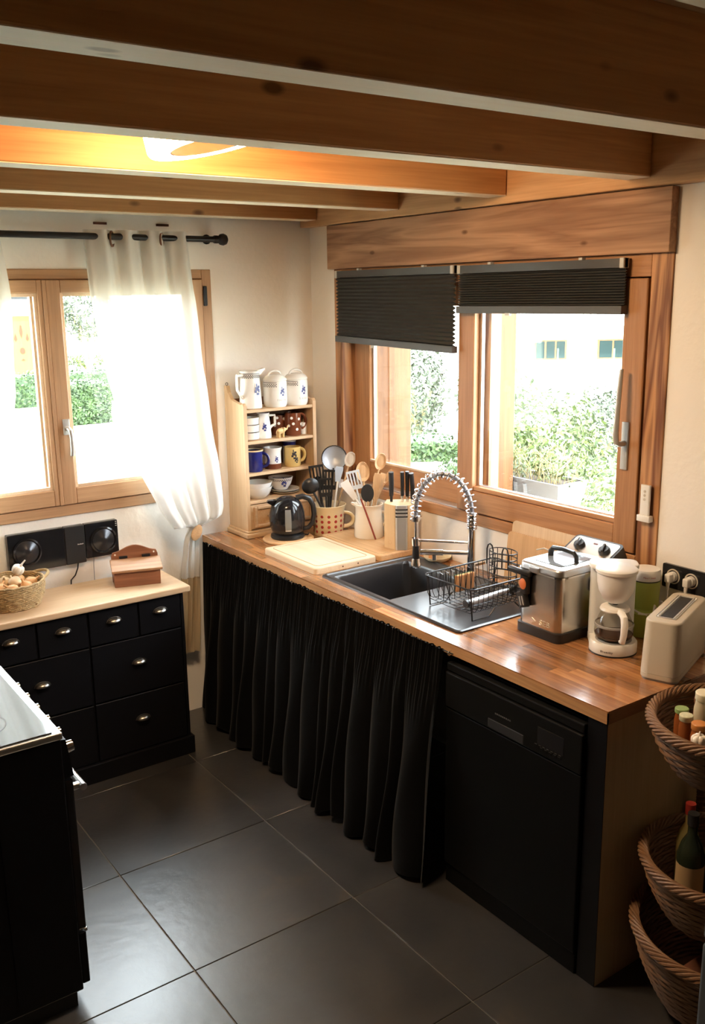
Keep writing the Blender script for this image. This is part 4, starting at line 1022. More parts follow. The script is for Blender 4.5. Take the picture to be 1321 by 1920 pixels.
# shelf 3 : ramekins, cream jug, elephant, brown mugs, white cup
z3 = SZ+shz[2]+.0005
for k in range(3):
    lathed('ramekin', ['white ramekin at the bottom of the shelf stack', 'white ramekin in the middle of the shelf stack', 'white ramekin at the top of the shelf stack'][k], 'ramekin', (-.450, -.125, z3+k*.036),
           [(0,.001),(.036,.001),(.041,.004),(.042,.026),(.044,.030),(.044,.0355),(.041,.0355),(.039,.030),(.038,.008),(0,.006)], china, group='stacked white ramekins')
cj = lathed('cream_jug', 'small white milk jug with a blue flower beside the ramekins', 'jug', (-.372, -.115, z3), [(0,.002),(.036,.002),(.039,.0),(.039,.02),(.033,.08),(.030,.108),(.032,.122),(.029,.122),(.028,.1),(.034,.02),(0,.008)], china)
earhandle(cj, .034, .045, .108, .024, china, R(-20), .0048, True); motif(cj, .0375, R(-112), .058, 1.1)
el = thing('elephant_figurine', 'tiny carved ivory coloured elephant with raised trunk', 'figurine', (-.302, -.158, z3), R(10))
mb = MB().ball((0,0,.030), (.022,.013,.015)).ball((.024,0,.036), (.012,.010,.011))
mb.tube([(.032,0,.036),(.042,0,.036),(.046,0,.044),(.050,0,.052),(.056,0,.052)], [.005,.0045,.004,.0035,.003], 8)
for x, y in ((-.013,.007),(-.013,-.007),(.013,.007),(.013,-.007)): mb.tube([(x,y,.028),(x,y,.010),(x,y,.0)], [.007,.0055,.006], 8)
mb.tube([(-.021,0,.036),(-.026,0,.024),(-.025,0,.014)], [.0025,.002,.0015], 6)
mb.build('body', ivory, el)
for s_ in (-1, 1): MB().ball((.020, s_*.011, .036), (.008,.002,.010)).build('ear', ivory, el)
mugp = lambda r_, h: [(0,.003),(r_*.86,.003),(r_*.93,0),(r_,.006),(r_,h*.9),(r_*1.02,h),(r_*.95,h),(r_*.93,h*.9),(r_*.93,.012),(0,.010)]
for k, (x, y, lab, rz, r_, h) in enumerate(((-.212, -.13, 'brown mug with big white dots and handle to the right', 0, .042, .112), (-.262, -.075, 'second brown dotted mug half hidden behind the elephant', R(90), .038, .10))):
    bmg = lathed('brown_mug', lab, 'mug', (x, y, z3), mugp(r_, h), browngl, group='brown dotted mugs')
    earhandle(bmg, r_, .03, h*.92, .030 if k == 0 else .012, browngl, R(-12) if k == 0 else R(60), .0052)
    db = MB()
    for (a, z) in ((-75,.082),(-130,.088),(-92,.032),(-150,.05),(-50,.055),(-118,.06)):
        aa = R(a)
        MM = facing(((r_+.0003)*math.cos(aa), (r_+.0003)*math.sin(aa), z), (math.cos(aa), math.sin(aa), 0))
        MB().lathe([(0,.0006),(.006,.0004),(.0072,-.0006)], n=14, M=MM).build('dot', china, bmg)
lathed('white_cup', 'small plain white cup at the right end of the second shelf', 'cup', (-.150, -.13, z3), [(0,0),(.017,0),(.018,.003),(.018,.058),(.016,.058),(.016,.006),(0,.005)], china)
# shelf 2 : blue mug, white-brown mug, yellow mug, blue cup behind
z2 = SZ+shz[1]+.0005
bm2 = lathed('blue_mug', 'cobalt blue mug with a speckled glaze on the middle shelf', 'mug', (-.444, -.135, z2), mugp(.046, .105), bluegl)
MB().lathe([(.0472,.099),(.0476,.1055),(.0432,.1058),(.0428,.099)], n=36).build('rim', china_cream, bm2); earhandle(bm2, .046, .022, .088, .032, bluegl, R(-42), .0058)
wb = lathed('two_tone_mug', 'white mug with a brown base on the middle shelf', 'mug', (-.330, -.125, z2), [(.0415,.024),(.0405,.05),(.041,.085),(.045,.098),(.046,.104),(.042,.104),(.038,.09),(.038,.03)], china)
MB().lathe([(0,.003),(.040,.003),(.042,0),(.0425,.006),(.0418,.026),(.036,.026),(0,.012)], n=36).build('brown_base', browngl, wb); motif(wb, .0412, R(-95), .050, .9)
ym = lathed('yellow_mug', 'yellow mug painted with dark flowers on the middle shelf', 'mug', (-.222, -.135, z2), mugp(.041, .098), yellowgl)
earhandle(ym, .041, .022, .085, .030, yellowgl, R(-8), .0058); motif(ym, .0413, R(-112), .065, 1.3, inkdark); motif(ym, .0413, R(-95), .038, .9, inkdark)
bl2 = lathed('blue_white_cup', 'blue and white cup standing behind the yellow mug', 'cup', (-.190, -.055, z2), mugp(.034, .118), china); MB().lathe([(.0345,.092),(.0352,.112)], n=30).build('blue_band', bluegl, bl2)
# shelf 1 : bowls, patterned bowl, saucers, knives/plates
z1s = SZ+shz[0]+.0005
bowlp = lambda r_, h: [(0,.003),(r_*.45,.003),(r_*.48,0),(r_*.55,.002),(r_*.85,h*.45),(r_*.98,h*.9),(r_,h),(r_*.95,h),(r_*.82,h*.5),(r_*.5,.010),(0,.008)]
lathed('white_bowl', 'lower of two nested cream bowls on the lowest shelf', 'bowl', (-.425, -.13, z1s), bowlp(.072, .058), china, group='nested cream bowls')
lathed('white_bowl', 'upper of two nested cream bowls on the lowest shelf', 'bowl', (-.425, -.13, z1s+.022), bowlp(.072, .058), china, group='nested cream bowls')
for k in range(2): lathed('saucer', ['lower white saucer under the flowered bowl', 'upper white saucer under the flowered bowl'][k], 'saucer', (-.255, -.105, z1s+k*.010), [(0,.002),(.035,.002),(.04,0),(.072,.011),(.074,.014),(.04,.005),(0,.005)], china, group='saucers on the lowest shelf')
pbw = lathed('flowered_bowl', 'white breakfast bowl with blue flowers on the lowest shelf', 'bowl', (-.278, -.105, z1s+.0215), bowlp(.062, .062), china)
motif(pbw, .058, R(-105), .046, 1.3); checkband(pbw, .0605, .060, R(-160), R(-60))

# ================================================================ UTENSIL POTS
sp = lathed('spotted_pitcher', 'cream pottery pitcher with red dots full of black utensils', 'pitcher', (-.166, -.362, .9005),
            [(0,.003),(.066,.003),(.070,0),(.073,.008),(.075,.06),(.078,.12),(.084,.140),(.088,.148),(.084,.149),(.078,.138),(.072,.11),(.069,.02),(0,.012)], china_cream)
earhandle(sp, .076, .035, .105, .050, china_cream, R(-32), .0075)
db = MB()
for ia in range(9):
    a = R(-200+ia*26)
    for iz in range(4):
        r_ = .0745+.003*iz/4; z = .022+iz*.026
        MB().lathe([(0,.0010),(.0065,.0006),(.0078,-.0008)], n=12, M=facing(((r_+.0004)*math.cos(a), (r_+.0004)*math.sin(a), z), (math.cos(a), math.sin(a), 0))).build('red_dot', inkred, sp)
ck = lathed('utensil_crock', 'tall cream stoneware crock of wooden spoons on the board', 'crock', (-.100, -.605, .9265),
            [(0,.003),(.064,.003),(.068,0),(.070,.010),(.066,.07),(.061,.12),(.062,.140),(.067,.152),(.070,.158),(.066,.159),(.060,.146),(.057,.12),(.062,.02),(0,.012)], crockm)
MB().prism([(-.05,.135),(-.084,.160),(-.080,.163),(-.045,.156)], -.012, .012, 'y', M=Matrix.Rotation(R(-40), 4, 'Z')).build('spout', crockm, ck)
earhandle(ck, .062, .05, .115, .028, crockm, R(-25), .0065)

NV = Vector((.578, .816, 0)); LV = Vector((.816, -.578, 0))
def layer(pot, head, dk):
    # head and foot of one utensil kept in one upright plane at depth dk behind the pot's axis
    cx, cy, zf, zr, rim, ri = pot; c_ = Vector((cx, cy, 0)); lh = (Vector(head)-c_).dot(LV)
    lim = math.sqrt(max(rim*rim-dk*dk, 0)); lr = max(-lim, min(lim, lh*.6)); k = (zr-zf)/(head[2]-zf); lb = (lr-lh*k)/(1-k)
    lim2 = math.sqrt(max(ri*ri-dk*dk, 0)); lb = max(-lim2, min(lim2, lb))
    lh = min(max(lh, (-lim-lb*(1-k))/k), (lim-lb*(1-k))/k)
    p = c_+LV*lb+NV*dk; q = c_+LV*lh+NV*dk
    return (p.x, p.y, zf), (q.x, q.y, head[2])
def utensil(name, label, cat, base, head, hm, mm, kind, size=.03, length=.07, twist=0, group=None, hr=.005):
    """base: point low in the pot, head: centre of the working end"""
    t = thing(name, label, cat, base, 0, group); b_ = Vector(base); h = Vector(head)-b_; d = h.normalized()
    M = axisM((0,0,0), h) @ Matrix.Rotation(twist, 4, 'Z'); L_ = h.length
    # face the blade to the camera : local y away from camera
    cd = Vector((-.56, -.79, .2)); lx = M.to_3x3() @ Vector((0,1,0))
    z = d; y = (cd - z*cd.dot(z)).normalized(); x = y.cross(z)
    M = Matrix((x, y, z)).transposed().to_4x4() @ Matrix.Rotation(twist, 4, 'Z')
    MB().tube([(0,0,0), (0,0,(L_-length*.45)*.6), (0,0,L_-length*.45)], [hr*.9, hr, hr*.9], 8, M=M).build('handle', hm, t)
    c = L_
    if kind == 'spoon':
        def f(u, v):
            a = 2*PI*u; r_ = v; return (size*r_*math.cos(a), -.006+.012*(r_*r_)-.004, c+length*.5*r_*math.sin(a))
        mb = MB().grid(f, 24, 6, M=M); mb.ball((0,-.009,c), (size*.98,.006,length*.49), 20, 10, M=M)
        mb.build('bowl', mm, t)
    elif kind == 'slotted':
        n = 4; w_ = size*2/(2*n+1); mb = MB()
        mb.box(-size, size, -.0015, .0015, c-length*.5, c-length*.28, .001, 1, M=M); mb.box(-size, size, -.0015, .0015, c+length*.38, c+length*.5, .001, 1, M=M)
        for k in range(n+1): mb.box(-size+2*k*w_, -size+(2*k+1)*w_, -.0015, .0015, c-length*.3, c+length*.4, M=M)
        mb.build('slotted_blade', mm, t, smooth=False)
    elif kind == 'flat':
        pl_ = [(-size*.55, c-length*.5), (size*.55, c-length*.5), (size, c+length*.35), (size*.8, c+length*.5), (-size*.95, c+length*.5), (-size, c+length*.3)]
        MB().prism(pl_, -.002, .002, 'y', M=M).build('blade', mm, t, smooth=False)
    elif kind == 'round':
        pts = [(size*math.cos(2*PI*k/24), c+length*.5*math.sin(2*PI*k/24)) for k in range(24)]
        MB().prism(pts, -.002, .002, 'y', M=M).build('blade', mm, t)
    elif kind == 'ladle':
        MB().lathe([(0,-.5),(.5,-.42),(.85,-.2),(1,0),(.95,0),(.8,-.2),(0,-.44)], n=22, M=M @ Matrix.Translation((0, .005, c)) @ Matrix.Rotation(R(75), 4, 'X') @ Matrix.Scale(size, 4)).build('bowl', mm, t)
    elif kind == 'strainer':
        MB().lathe([(0,-.45),(.5,-.38),(.85,-.2),(1,0)], n=28, M=M @ Matrix.Translation((0, 0, c)) @ Matrix.Rotation(R(-82), 4, 'X') @ Matrix.Scale(size, 4)).build('mesh_bowl', mm, t, recalc=False)
        MB().tube([(size*1.02*math.cos(2*PI*k/28), 0, c+size*1.02*math.sin(2*PI*k/28)) for k in range(28)], .0028, 6, True, M=M).build('rim', iron, t)
    return t
sieve = plain('strainer_mesh', (.50,.54,.60), .4, .3)
palegrey = plain('pale_silicone', (.62,.65,.67), .4); paleblue = plain('pale_blue_silicone', (.50,.60,.74), .4)
g1, g2 = 'utensils in the spotted pitcher', 'utensils in the cream crock'
POT1 = (-.166, -.362, .927, 1.046, .061, .058); POT2 = (-.10, -.605, .953, 1.08, .043, .048)
utensil('slotted_turner', 'black slotted turner tilted to the left in the spotted pitcher', 'spatula', *layer(POT1, (-.215,-.345,1.195), -0.016), blackplastic, blackplastic, 'slotted', .036, .100, 0, g1, .006)
utensil('slotted_turner', 'black slotted turner standing at the front of the spotted pitcher', 'spatula', *layer(POT1, (-.190,-.380,1.138), -0.034), blackplastic, blackplastic, 'slotted', .030, .092, 0, g1, .006)
utensil('slotted_turner', 'black slotted turner behind the others in the spotted pitcher', 'spatula', *layer(POT1, (-.150,-.350,1.165), 0.022), blackplastic, blackplastic, 'slotted', .034, .100, 0, g1, .006)
utensil('ladle', 'black ladle leaning left over the pitcher rim', 'ladle', *layer(POT1, (-.244,-.325,1.150), -0.052), blackplastic, blackplastic, 'ladle', .042, .05, 0, g1, .006)
utensil('serving_spoon', 'black serving spoon in the middle of the spotted pitcher', 'spoon', *layer(POT1, (-.205,-.340,1.150), 0), blackplastic, blackplastic, 'spoon', .024, .075, 0, g1)
utensil('strainer', 'large round silver strainer rising behind the black utensils', 'strainer', *layer(POT1, (-.135,-.375,1.265), 0.058), iron, sieve, 'strainer', .060, .11, 0, g1)
utensil('soft_spatula', 'pale blue silicone spatula in the spotted pitcher', 'spatula', *layer(POT1, (-.128,-.400,1.195), 0), white_pl, paleblue, 'flat', .020, .075, 0, g1)
utensil('wooden_spoon', 'grey worn wooden spoon leaning right behind the white spatula', 'spoon', *layer(POT1, (-.080,-.430,1.262), 0.034), spoonw, wood('grey_spoon_wood', (.40,.33,.26), (.58,.50,.41), 'z', 2, .6, rings=.3), 'spoon', .026, .075, 0, g1)
utensil('metal_skewer', 'thin metal handle leaning right in the spotted pitcher', 'utensil', *layer(POT1, (-.106,-.420,1.140), -0.016), steel, steel, 'flat', .004, .03, 0, g1, .003)
utensil('wooden_spoon', 'big honey coloured wooden spoon in the cream crock', 'spoon', *layer(POT2, (-.117,-.585,1.232), 0.02), spoonw, spoonw, 'spoon', .032, .095, 0, g2)
utensil('wooden_spoon', 'pale wooden spoon standing tallest at the right of the crock', 'spoon', *layer(POT2, (-.026,-.650,1.275), 0.042), spoonw, spoonw, 'spoon', .026, .080, 0, g2)
utensil('slotted_turner', 'pale grey slotted turner leaning left from the crock', 'spatula', *layer(POT2, (-.152,-.566,1.198), -0.004), palegrey, palegrey, 'slotted', .032, .090, 0, g2)
utensil('soft_spatula', 'cream coloured spatula leaning lowest to the left of the crock', 'spatula', *layer(POT2, (-.176,-.552,1.152), -0.016), white_pl, white_pl, 'flat', .022, .10, 0, g2)
utensil('soft_spatula', 'black rounded silicone spatula at the front of the crock', 'spatula', *layer(POT2, (-.112,-.612,1.142), -0.04), spoonw, blackmatte, 'round', .030, .085, 0, g2)
utensil('wooden_spatula', 'flat wooden spatula with a slanted tip in the crock', 'spatula', *layer(POT2, (-.075,-.630,1.170), -0.028), spoonw, spoonw, 'flat', .019, .125, 0, g2)
utensil('wooden_spatula', 'narrow wooden spatula behind the slanted one in the crock', 'spatula', *layer(POT2, (-.052,-.632,1.165), 0.008), spoonw, spoonw, 'flat', .013, .125, 0, g2)
utensil('wooden_spoon', 'thin wooden spoon leaning far right behind the knife handle', 'spoon', *layer(POT2, (-.012,-.665,1.205), 0.032), spoonw, spoonw, 'spoon', .012, .075, 0, g2)
tag(MB().tube([(-.1215,-.6865,.9265+.003),(-.147,-.664,1.03),(-.170,-.640,1.122)], [.0042,.0045,.0038], 8).build('lacquer_stick', redw), 'dark red lacquered stick leaning on the outside of the crock', 'stick')

# ================================================================ KNIFE BLOCK
kb = thing('knife_block', 'light wooden knife block with a steel sharpener strip', 'knife block', (-.098, -.845, .9265), R(55-90))
# local -y faces the camera; a chamfered corner carries the steel strip
foot = [(-.030,-.058),(.030,-.058),(.074,-.012),(.060,.05),(-.060,.05),(-.074,-.012)]
mb = MB(); zt = lambda x, y: .205+.05*y
n_ = len(foot); mb.add([(x, y, 0) for x, y in foot]+[(x, y, zt(x, y)) for x, y in foot], [list(range(n_))[::-1], list(range(n_, 2*n_))]+[(i, (i+1) % n_, n_+(i+1) % n_, n_+i) for i in range(n_)])
mb.build('block', blockw, kb, smooth=False)
MB().prism([(-.027,-.058),(-.020,-.068),(.020,-.068),(.027,-.058)], .0, .203, 'z').build('sharpener_strip', satin, kb, smooth=False)
for k in range(3): MB().box(-.027, .027, -.0695, -.060, .150+.016*k, .156+.016*k, .001, 1).build('sharpener_slot', blackmatte, kb, smooth=False)
MB().lathe([(.008,0),(.0095,.0003),(.0095,0)], n=16, M=kb.matrix_world if False else facing((-.050,-.0378,.03), (-.72,-.69,0))).build('maker_stamp', boardw2, kb)
kdir = kb.matrix_basis
ks = [((-.125,-.812), 1.155, 1.268, 0.0149, 'wide black handled knife standing leftmost in the block'), ((-.085,-.841), 1.155, 1.268, 0.0115, 'first of three slim black knives in the block'), ((-.066,-.853), 1.152, 1.270, 0.0115, 'second of three slim black knives in the block'), ((-.047,-.866), 1.140, 1.262, 0.0135, 'rightmost curved black knife in the block')]
for k, ((x, y), za, zb, r_, lab) in enumerate(ks):
    kn = thing('kitchen_knife', lab, 'knife', (x, y, 1.128), 0, 'knives in the block')
    pts = [(0,0,za-1.128+.004), (.001,.001,(za+zb)/2-1.128), (-.002-(.006 if k == 3 else 0),-.001,zb-1.128)]
    MB().tube(pts, [r_*.9, r_, r_*1.05], 10, flat=.75).build('handle', blackplastic, kn)
    if k: MB().box(-.004, .004, -.007, .007, 0, za-1.128+.01, .001, 1).build('bolster', steel, kn, smooth=False)
    else: MB().box(-.003, .003, -.006, .006, 0, za-1.128+.01).build('bolster', blackplastic, kn, smooth=False)
    if k == 3: pass

# ================================================================ DISH RACK
rk = thing('dish_rack', 'black wire dish rack standing on the sink drainer', 'dish rack', (-.325, -1.625, .9065))
rx0, rx1, ry0, ry1 = -.180, .180, -.130, .130; zt_, zb_ = .122, .030
rw_ = .0022
top = rrect(rx0, rx1, ry0, ry1, .02, 4); MB().tube([(x, y, zt_) for x, y in top], .003, 8, True).build('top_frame', wire_m, rk)
bot = rrect(rx0+.02, rx1-.02, ry0+.02, ry1-.02, .015, 4)
bw = MB()
n = 15
for k in range(n):
    x = rx0+.015+(rx1-rx0-.03)*k/(n-1)
    bw.tube([(x, ry0, zt_), (x, ry0+.006, zb_+.02), (x, ry0+.02, zb_), (x, 0, zb_-.004), (x, ry1-.02, zb_), (x, ry1-.006, zb_+.02), (x, ry1, zt_)], .0014, 6)
bw.build('upright_wires', wire_m, rk)
bw = MB()
for k in range(9):
    y = ry0+.02+(ry1-ry0-.04)*k/8
    bw.tube([(rx0, y, zt_), (rx0+.018, y, zb_+.008), (rx0+.03, y, zb_), (rx1-.03, y, zb_), (rx1-.018, y, zb_+.008), (rx1, y, zt_)] if k % 4 == 0 else [(rx0+.02, y, zb_), (rx1-.02, y, zb_)], .0014, 6)
bw.build('floor_wires', wire_m, rk)
for s_ in (-1, 1):
    yy = s_*.115
    MB().tube([(rx0+.01, yy, zt_), (rx0+.02, yy, .003), (rx0+.10, yy, .003), (rx0+.13, yy, zb_)], .003, 8).build('leg', wire_m, rk)
    MB().tube([(rx1-.01, yy, zt_), (rx1-.02, yy, .003), (rx1-.10, yy, .003), (rx1-.13, yy, zb_)], .003, 8).build('leg', wire_m, rk)
pr = MB()
for k in range(7):
    x = rx0+.03+k*.027; pr.tube([(x, .05, zb_), (x, .055, zt_+.010), (x+.004, .075, zt_+.012), (x+.004, .085, zb_)], .0016, 6)
pr.build('plate_divider', wire_m, rk)
cu = thing('cutlery_basket', 'round wire cutlery basket at the back of the dish rack', 'cutlery holder', (-.225, -1.625, .9410))
ell = lambda z, s_=1: [(.042*s_*math.cos(2*PI*k/28), .060*s_*math.sin(2*PI*k/28), z) for k in range(28)]
for z in (.0, .035, .070, .100, .130, .155): MB().tube(ell(z), .0022, 6, True).build('hoop', wire_m, cu)
for a in (0, 60, 120, 180, 240, 300): MB().tube([(.042*math.cos(R(a)), .060*math.sin(R(a)), 0), (.042*math.cos(R(a)), .060*math.sin(R(a)), .155)], .0018, 6).build('stay', wire_m, cu)
for s_ in (-1, 1): MB().tube([(-.03, s_*.040-.016, .10), (-.03, s_*.040-.016, .160), (-.03, s_*.040-.010, .176), (-.03, s_*.040, .181), (-.03, s_*.040+.010, .176), (-.03, s_*.040+.016, .160), (-.03, s_*.040+.016, .10)], .0028, 8).build('loop_handle', wire_m, cu)
MB().tube([(.03*math.cos(2*PI*k/20)*1.2, .052*math.sin(2*PI*k/20), .002) for k in range(20)], .002, 6, True).build('floor_ring', wire_m, cu)
bs = thing('dish_brush', 'grey handled dish brush lying across the wire rack', 'brush', (-.435, -1.712, .955), 0)
MB().tube([(-.045,0,.012),(.02,-.0,.014),(.11,-.002,.022),(.15,-.003,.024)], [.013,.013,.010,.007], 12).build('handle', plain('grey_handle', (.45,.46,.48), .25, .4), bs)
MB().cyl((-.058,0,.0115), (-.045,0,.012), .0145, n=14).build('end_cap', blackplastic, bs)
mb = MB(); 
for k in range(130):
    d = Vector((random.gauss(.2,.5), random.gauss(0,.6), random.gauss(.0,.6))).normalized(); c = Vector((.175,-.003,.028)); mb.tube([c, c+d*.026], [.0014,.0009], 4)
mb.build('bristles', blackmatte, bs)['kind'] = 'stuff'
MB().ball((.168,-.003,.027), (.018,.014,.014)).build('head', blackplastic, bs)
sg = thing('dish_sponge', 'orange and green sponge standing at the back of the rack', 'sponge', (-.33, -1.5255, .9405), 0)
MB().box(-.045, .045, -.010, .004, 0, .065, .004).build('foam', sponge, sg, smooth=False); MB().box(-.045, .045, .004, .008, 0, .065, .001, 1).build('scourer', plain('green_scourer', (.05,.13,.06), .9), sg, smooth=False)

# ================================================================ DEEP FRYER
fy = thing('deep_fryer', 'stainless steel deep fryer with black base and glass lid', 'deep fryer', (-.262, -1.970, .9005))
MB().rprism(-.142, .150, -.100, .100, 0, .032, .022, 6).build('base', blackplastic, fy)
MB().rprism(-.136, .145, -.094, .094, .032, .222, .026, 8).build('tank', steel, fy)
MB().rprism(-.142, .150, -.100, .100, .222, .228, .028, 8).build('tank_rim', chrome, fy)
ld = MB().rprism(-.140, .120, -.098, .098, .229, .252, .028, 8, .985, .010).build('lid', alu, fy)
MB().rprism(-.100, .060, -.062, .062, .2515, .2545, .012, 5).build('lid_window', plain('lid_glass', (.28,.31,.34), .05, .3), ld)
MB().tube([(-.02,-.058,.250),(-.02,-.056,.272),(-.02,-.046,.284),(-.02,0,.288),(-.02,.046,.284),(-.02,.056,.272),(-.02,.058,.250)], .010, 10, flat=.8).build('lid_handle', blackplastic, ld)
MB().box(-.146, -.130, -.004, .040, .222, .244, .004).build('lid_catch', alu, ld, smooth=False)
hdM = Matrix.Translation((.158, 0, .205)) @ Matrix.Rotation(R(-28), 4, 'Y')
hd = MB().rprism(-.105, .105, -.052, .052, -.045, .010, .018, 6, M=hdM @ Matrix.Rotation(R(90), 4, 'Z') @ Matrix.Translation((0,0,.06))).build('control_head', blackplastic, fy)
fM = hdM @ Matrix.Rotation(R(90), 4, 'Z') @ Matrix.Translation((0, 0, .0705))
MB().rprism(-.096, .096, -.044, .044, -.0005, .0012, .014, 6, M=fM).build('face_plate', steel, hd)
for s_ in (-1, 1):
    MB().lathe([(.021,0),(.021,.006),(.018,.012),(0,.012)], n=24, M=fM @ Matrix.Translation((s_*.055, 0, .001))).box(-.005, .005, -.019, .019, .010, .020, .002, 1, M=fM @ Matrix.Translation((s_*.055, 0, .001)) @ Matrix.Rotation(R(20), 4, 'Z')).build('dial', blackplastic, hd)
MB().box(-.008, .008, -.026, -.020, 0, .002, M=fM).build('indicator_light', plain('dark_red', (.12,.01,.01), .3), hd, smooth=False)
MB().box(.02, .12, -.120, -.092, .150, .200, .010, 3).build('side_handle', blackplastic, fy)
MB().box(.02, .12, .092, .120, .150, .200, .010, 3).build('side_handle', blackplastic, fy)
# basket handle folded down in front
bh = MB().rprism(-.012, .012, -.018, .018, -.030, .030, .010, 5, M=Matrix.Translation((-.150, .050, .176))).build('handle_hub', blackplastic, fy)
MB().box(-.157, -.139, -.005, .100, .206, .226, .006, 3, M=Matrix.Translation((0,.03,0))).build('handle_grip', blackplastic, fy)
MB().rprism(-.010, .010, -.020, .020, -.048, .006, .008, 5, M=Matrix.Translation((-.152, .062, .142)) @ Matrix.Rotation(R(-18), 4, 'X')).build('hook_grip', blackplastic, fy)
for k in range(2): MB().box(-.164, -.160, -.010+.012*k, -.004+.012*k, -.040, -.008, .001, 1, M=Matrix.Translation((0, .062, .142)) @ Matrix.Rotation(R(-18), 4, 'X')).build('grip_slot', grey_pl, fy, smooth=False)
MB().lathe([(0,.0015),(.014,.0012),(.0155,0)], n=24, sy=1.25, M=facing((-.162, .050, .180), (-1,0,0))).build('badge', orange_m, fy)
text_mesh('lettering', 'SEB', .026, plain('embossed_steel', (.70,.66,.58), .3, .9), fy, facing((-.1365, -.030, .052), (-1,0,0)), .0012, sx=1.25)
MB().prism([(-.010,.0),(.006,-.0095),(.004,-.0095),(-.012,0),(.004,.0095),(.006,.0095)], 0, .0012, 'z', M=facing((-.1365, .022, .052), (-1,0,0)) @ Matrix.Rotation(PI, 4, 'Z')).build('chevron_mark', MT['embossed_steel'], fy, smooth=False)
tag(MB().tube([(-.095,-1.855,.96),(-.088,-1.84,1.02),(-.085,-1.78,1.09),(-.085,-1.70,1.10),(-.083,-1.66,1.085)], .0028, 6).build('appliance_cord', cream_pl), 'thin cream cord looping in front of the leaning boards', 'cord')

# ================================================================ COFFEE MAKER
cm = thing('coffee_maker', 'white drip coffee maker with a glass carafe', 'coffee maker', (-.285, -2.195, .9005), math.atan2(-.72, -.69)+PI/2)
# local -y is the front
MB().lathe([(0,0),(.074,0),(.076,.004),(.076,.034),(.072,.040),(0,.040)], c=(0,-.012,0), n=44).box(-.072, .072, -.01, .085, 0, .038, .010, 3).build('base', white_pl, cm)
MB().lathe([(.0765,.0),(.0765,.005)], c=(0,-.012,0), n=44).build('base_shadow_ring', blackplastic, cm)
MB().lathe([(0,.0405),(.056,.0405),(.058,.042),(.056,.043),(0,.0432)], c=(0,-.018,0), n=36).build('hot_plate', grey_pl, cm)
MB().rprism(-.072, .072, .030, .092, .036, .268, .022, 6).build('water_tank', trans_pl, cm)
MB().rprism(-.078, .078, .012, .098, .266, .280, .028, 6, 1, .006).build('tank_lid', white_pl, cm)
MB().lathe([(.026,.168),(.040,.180),(.054,.205),(.060,.235),(.061,.266),(0,.268)], c=(0,-.018,0), n=44).lathe([(0,.167),(.026,.168)], c=(0,-.018,0), n=44).build('filter_holder', white_pl, cm)
MB().lathe([(.062,.266),(.066,.270),(.066,.279),(.060,.284),(0,.287)], c=(0,-.018,0), n=44).build('filter_lid', white_pl, cm)
cf = MB().lathe([(.048,.044),(.058,.050),(.063,.068),(.061,.090),(.050,.118),(.042,.136),(.042,.142)], c=(0,-.018,0), n=44).build('carafe', jug_g, cm, recalc=False)
MB().lathe([(.0625,.090),(.0628,.096),(.0600,.098)], c=(0,-.018,0), n=44).build('carafe_band', grey_pl, cf)
MB().lathe([(.0495,.047),(.0565,.052),(.0605,.062),(0,.062)], c=(0,-.018,0), n=44).build('coffee', coffee_m, cf)
MB().lathe([(.046,.140),(.048,.144),(.044,.152),(.020,.158),(0,.158)], c=(0,-.018,0), n=40).build('carafe_lid', white_pl, cf)
MB().ball((0,-.018,.161), (.010,.010,.005)).build('lid_valve', blackplastic, cf)
ha = R(-78)
def hpt(r_, z): return (r_*math.cos(ha), -.018+r_*math.sin(ha), z)
MB().tube([hpt(.040,.146), hpt(.066,.148), hpt(.086,.140), hpt(.094,.118), hpt(.090,.085), hpt(.080,.058), hpt(.066,.054)], [.010,.011,.012,.012,.011,.010,.008], 12, flat=.75).build('carafe_handle', white_pl, cf)
for q, ch_ in enumerate('Bluesky'):
    a = R(-112)+(q-3)*.0058/.0764
    text_mesh('lettering', ch_, .010, inkdark, cm, facing((.0764*math.cos(a), -.012+.0764*math.sin(a), .017), (math.cos(a), math.sin(a), 0)), .0003)
MB().tube([(.06,.092,.03),(.068,.105,.02),(.074,.108,.004)], .0032, 6).build('cord', white_pl, cm)

# ================================================================ MINI CHOPPER
mc = thing('mini_chopper', 'green and white mini chopper behind the coffee maker', 'chopper', (-.085, -2.162, .9005))
MB().lathe([(0,0),(.058,0),(.062,.006),(.060,.05),(.066,.075),(.068,.085),(.048,.092),(.045,.098)], n=36).build('bowl', green_pl, mc)
MB().lathe([(.045,.096),(.047,.100),(.048,.190),(.0,.190)], n=36).build('motor_body', green_pl, mc)
MB().lathe([(.0485,.191),(.0485,.194)], n=36).build('seam', blackplastic, mc)
MB().lathe([(.048,.195),(.0485,.222),(.045,.230),(0,.233)], n=36).build('push_cap', white_pl, mc)
for q, ch_ in enumerate('Moulinex'):
    a = R(-128)+(q-3.5)*.0052/.0488
    text_mesh('lettering', ch_, .0085, inkred, mc, facing((.0488*math.cos(a), .0488*math.sin(a), .209), (math.cos(a), math.sin(a), 0)), .0003)
for k, (dz, ph_) in enumerate(((.098, 0), (.075, .7))): MB().tube([((.060+.005*k)*math.cos(ph_-a), (.060+.005*k)*math.sin(ph_-a), dz+.012*math.sin(2*a+k)) for a in [R(20+12*i) for i in range(16)]], .0032, 6).build('wrapped_cord', white_pl, mc)
tag(MB().tube([(-.165,-2.235,.905),(-.150,-2.245,.99),(-.135,-2.24,1.03),(-.115,-2.235,1.01),(-.10,-2.25,.96),(-.085,-2.26,.905)], .0034, 8).build('appliance_cord', white_pl), 'thick white cord arching beside the green chopper', 'cord')

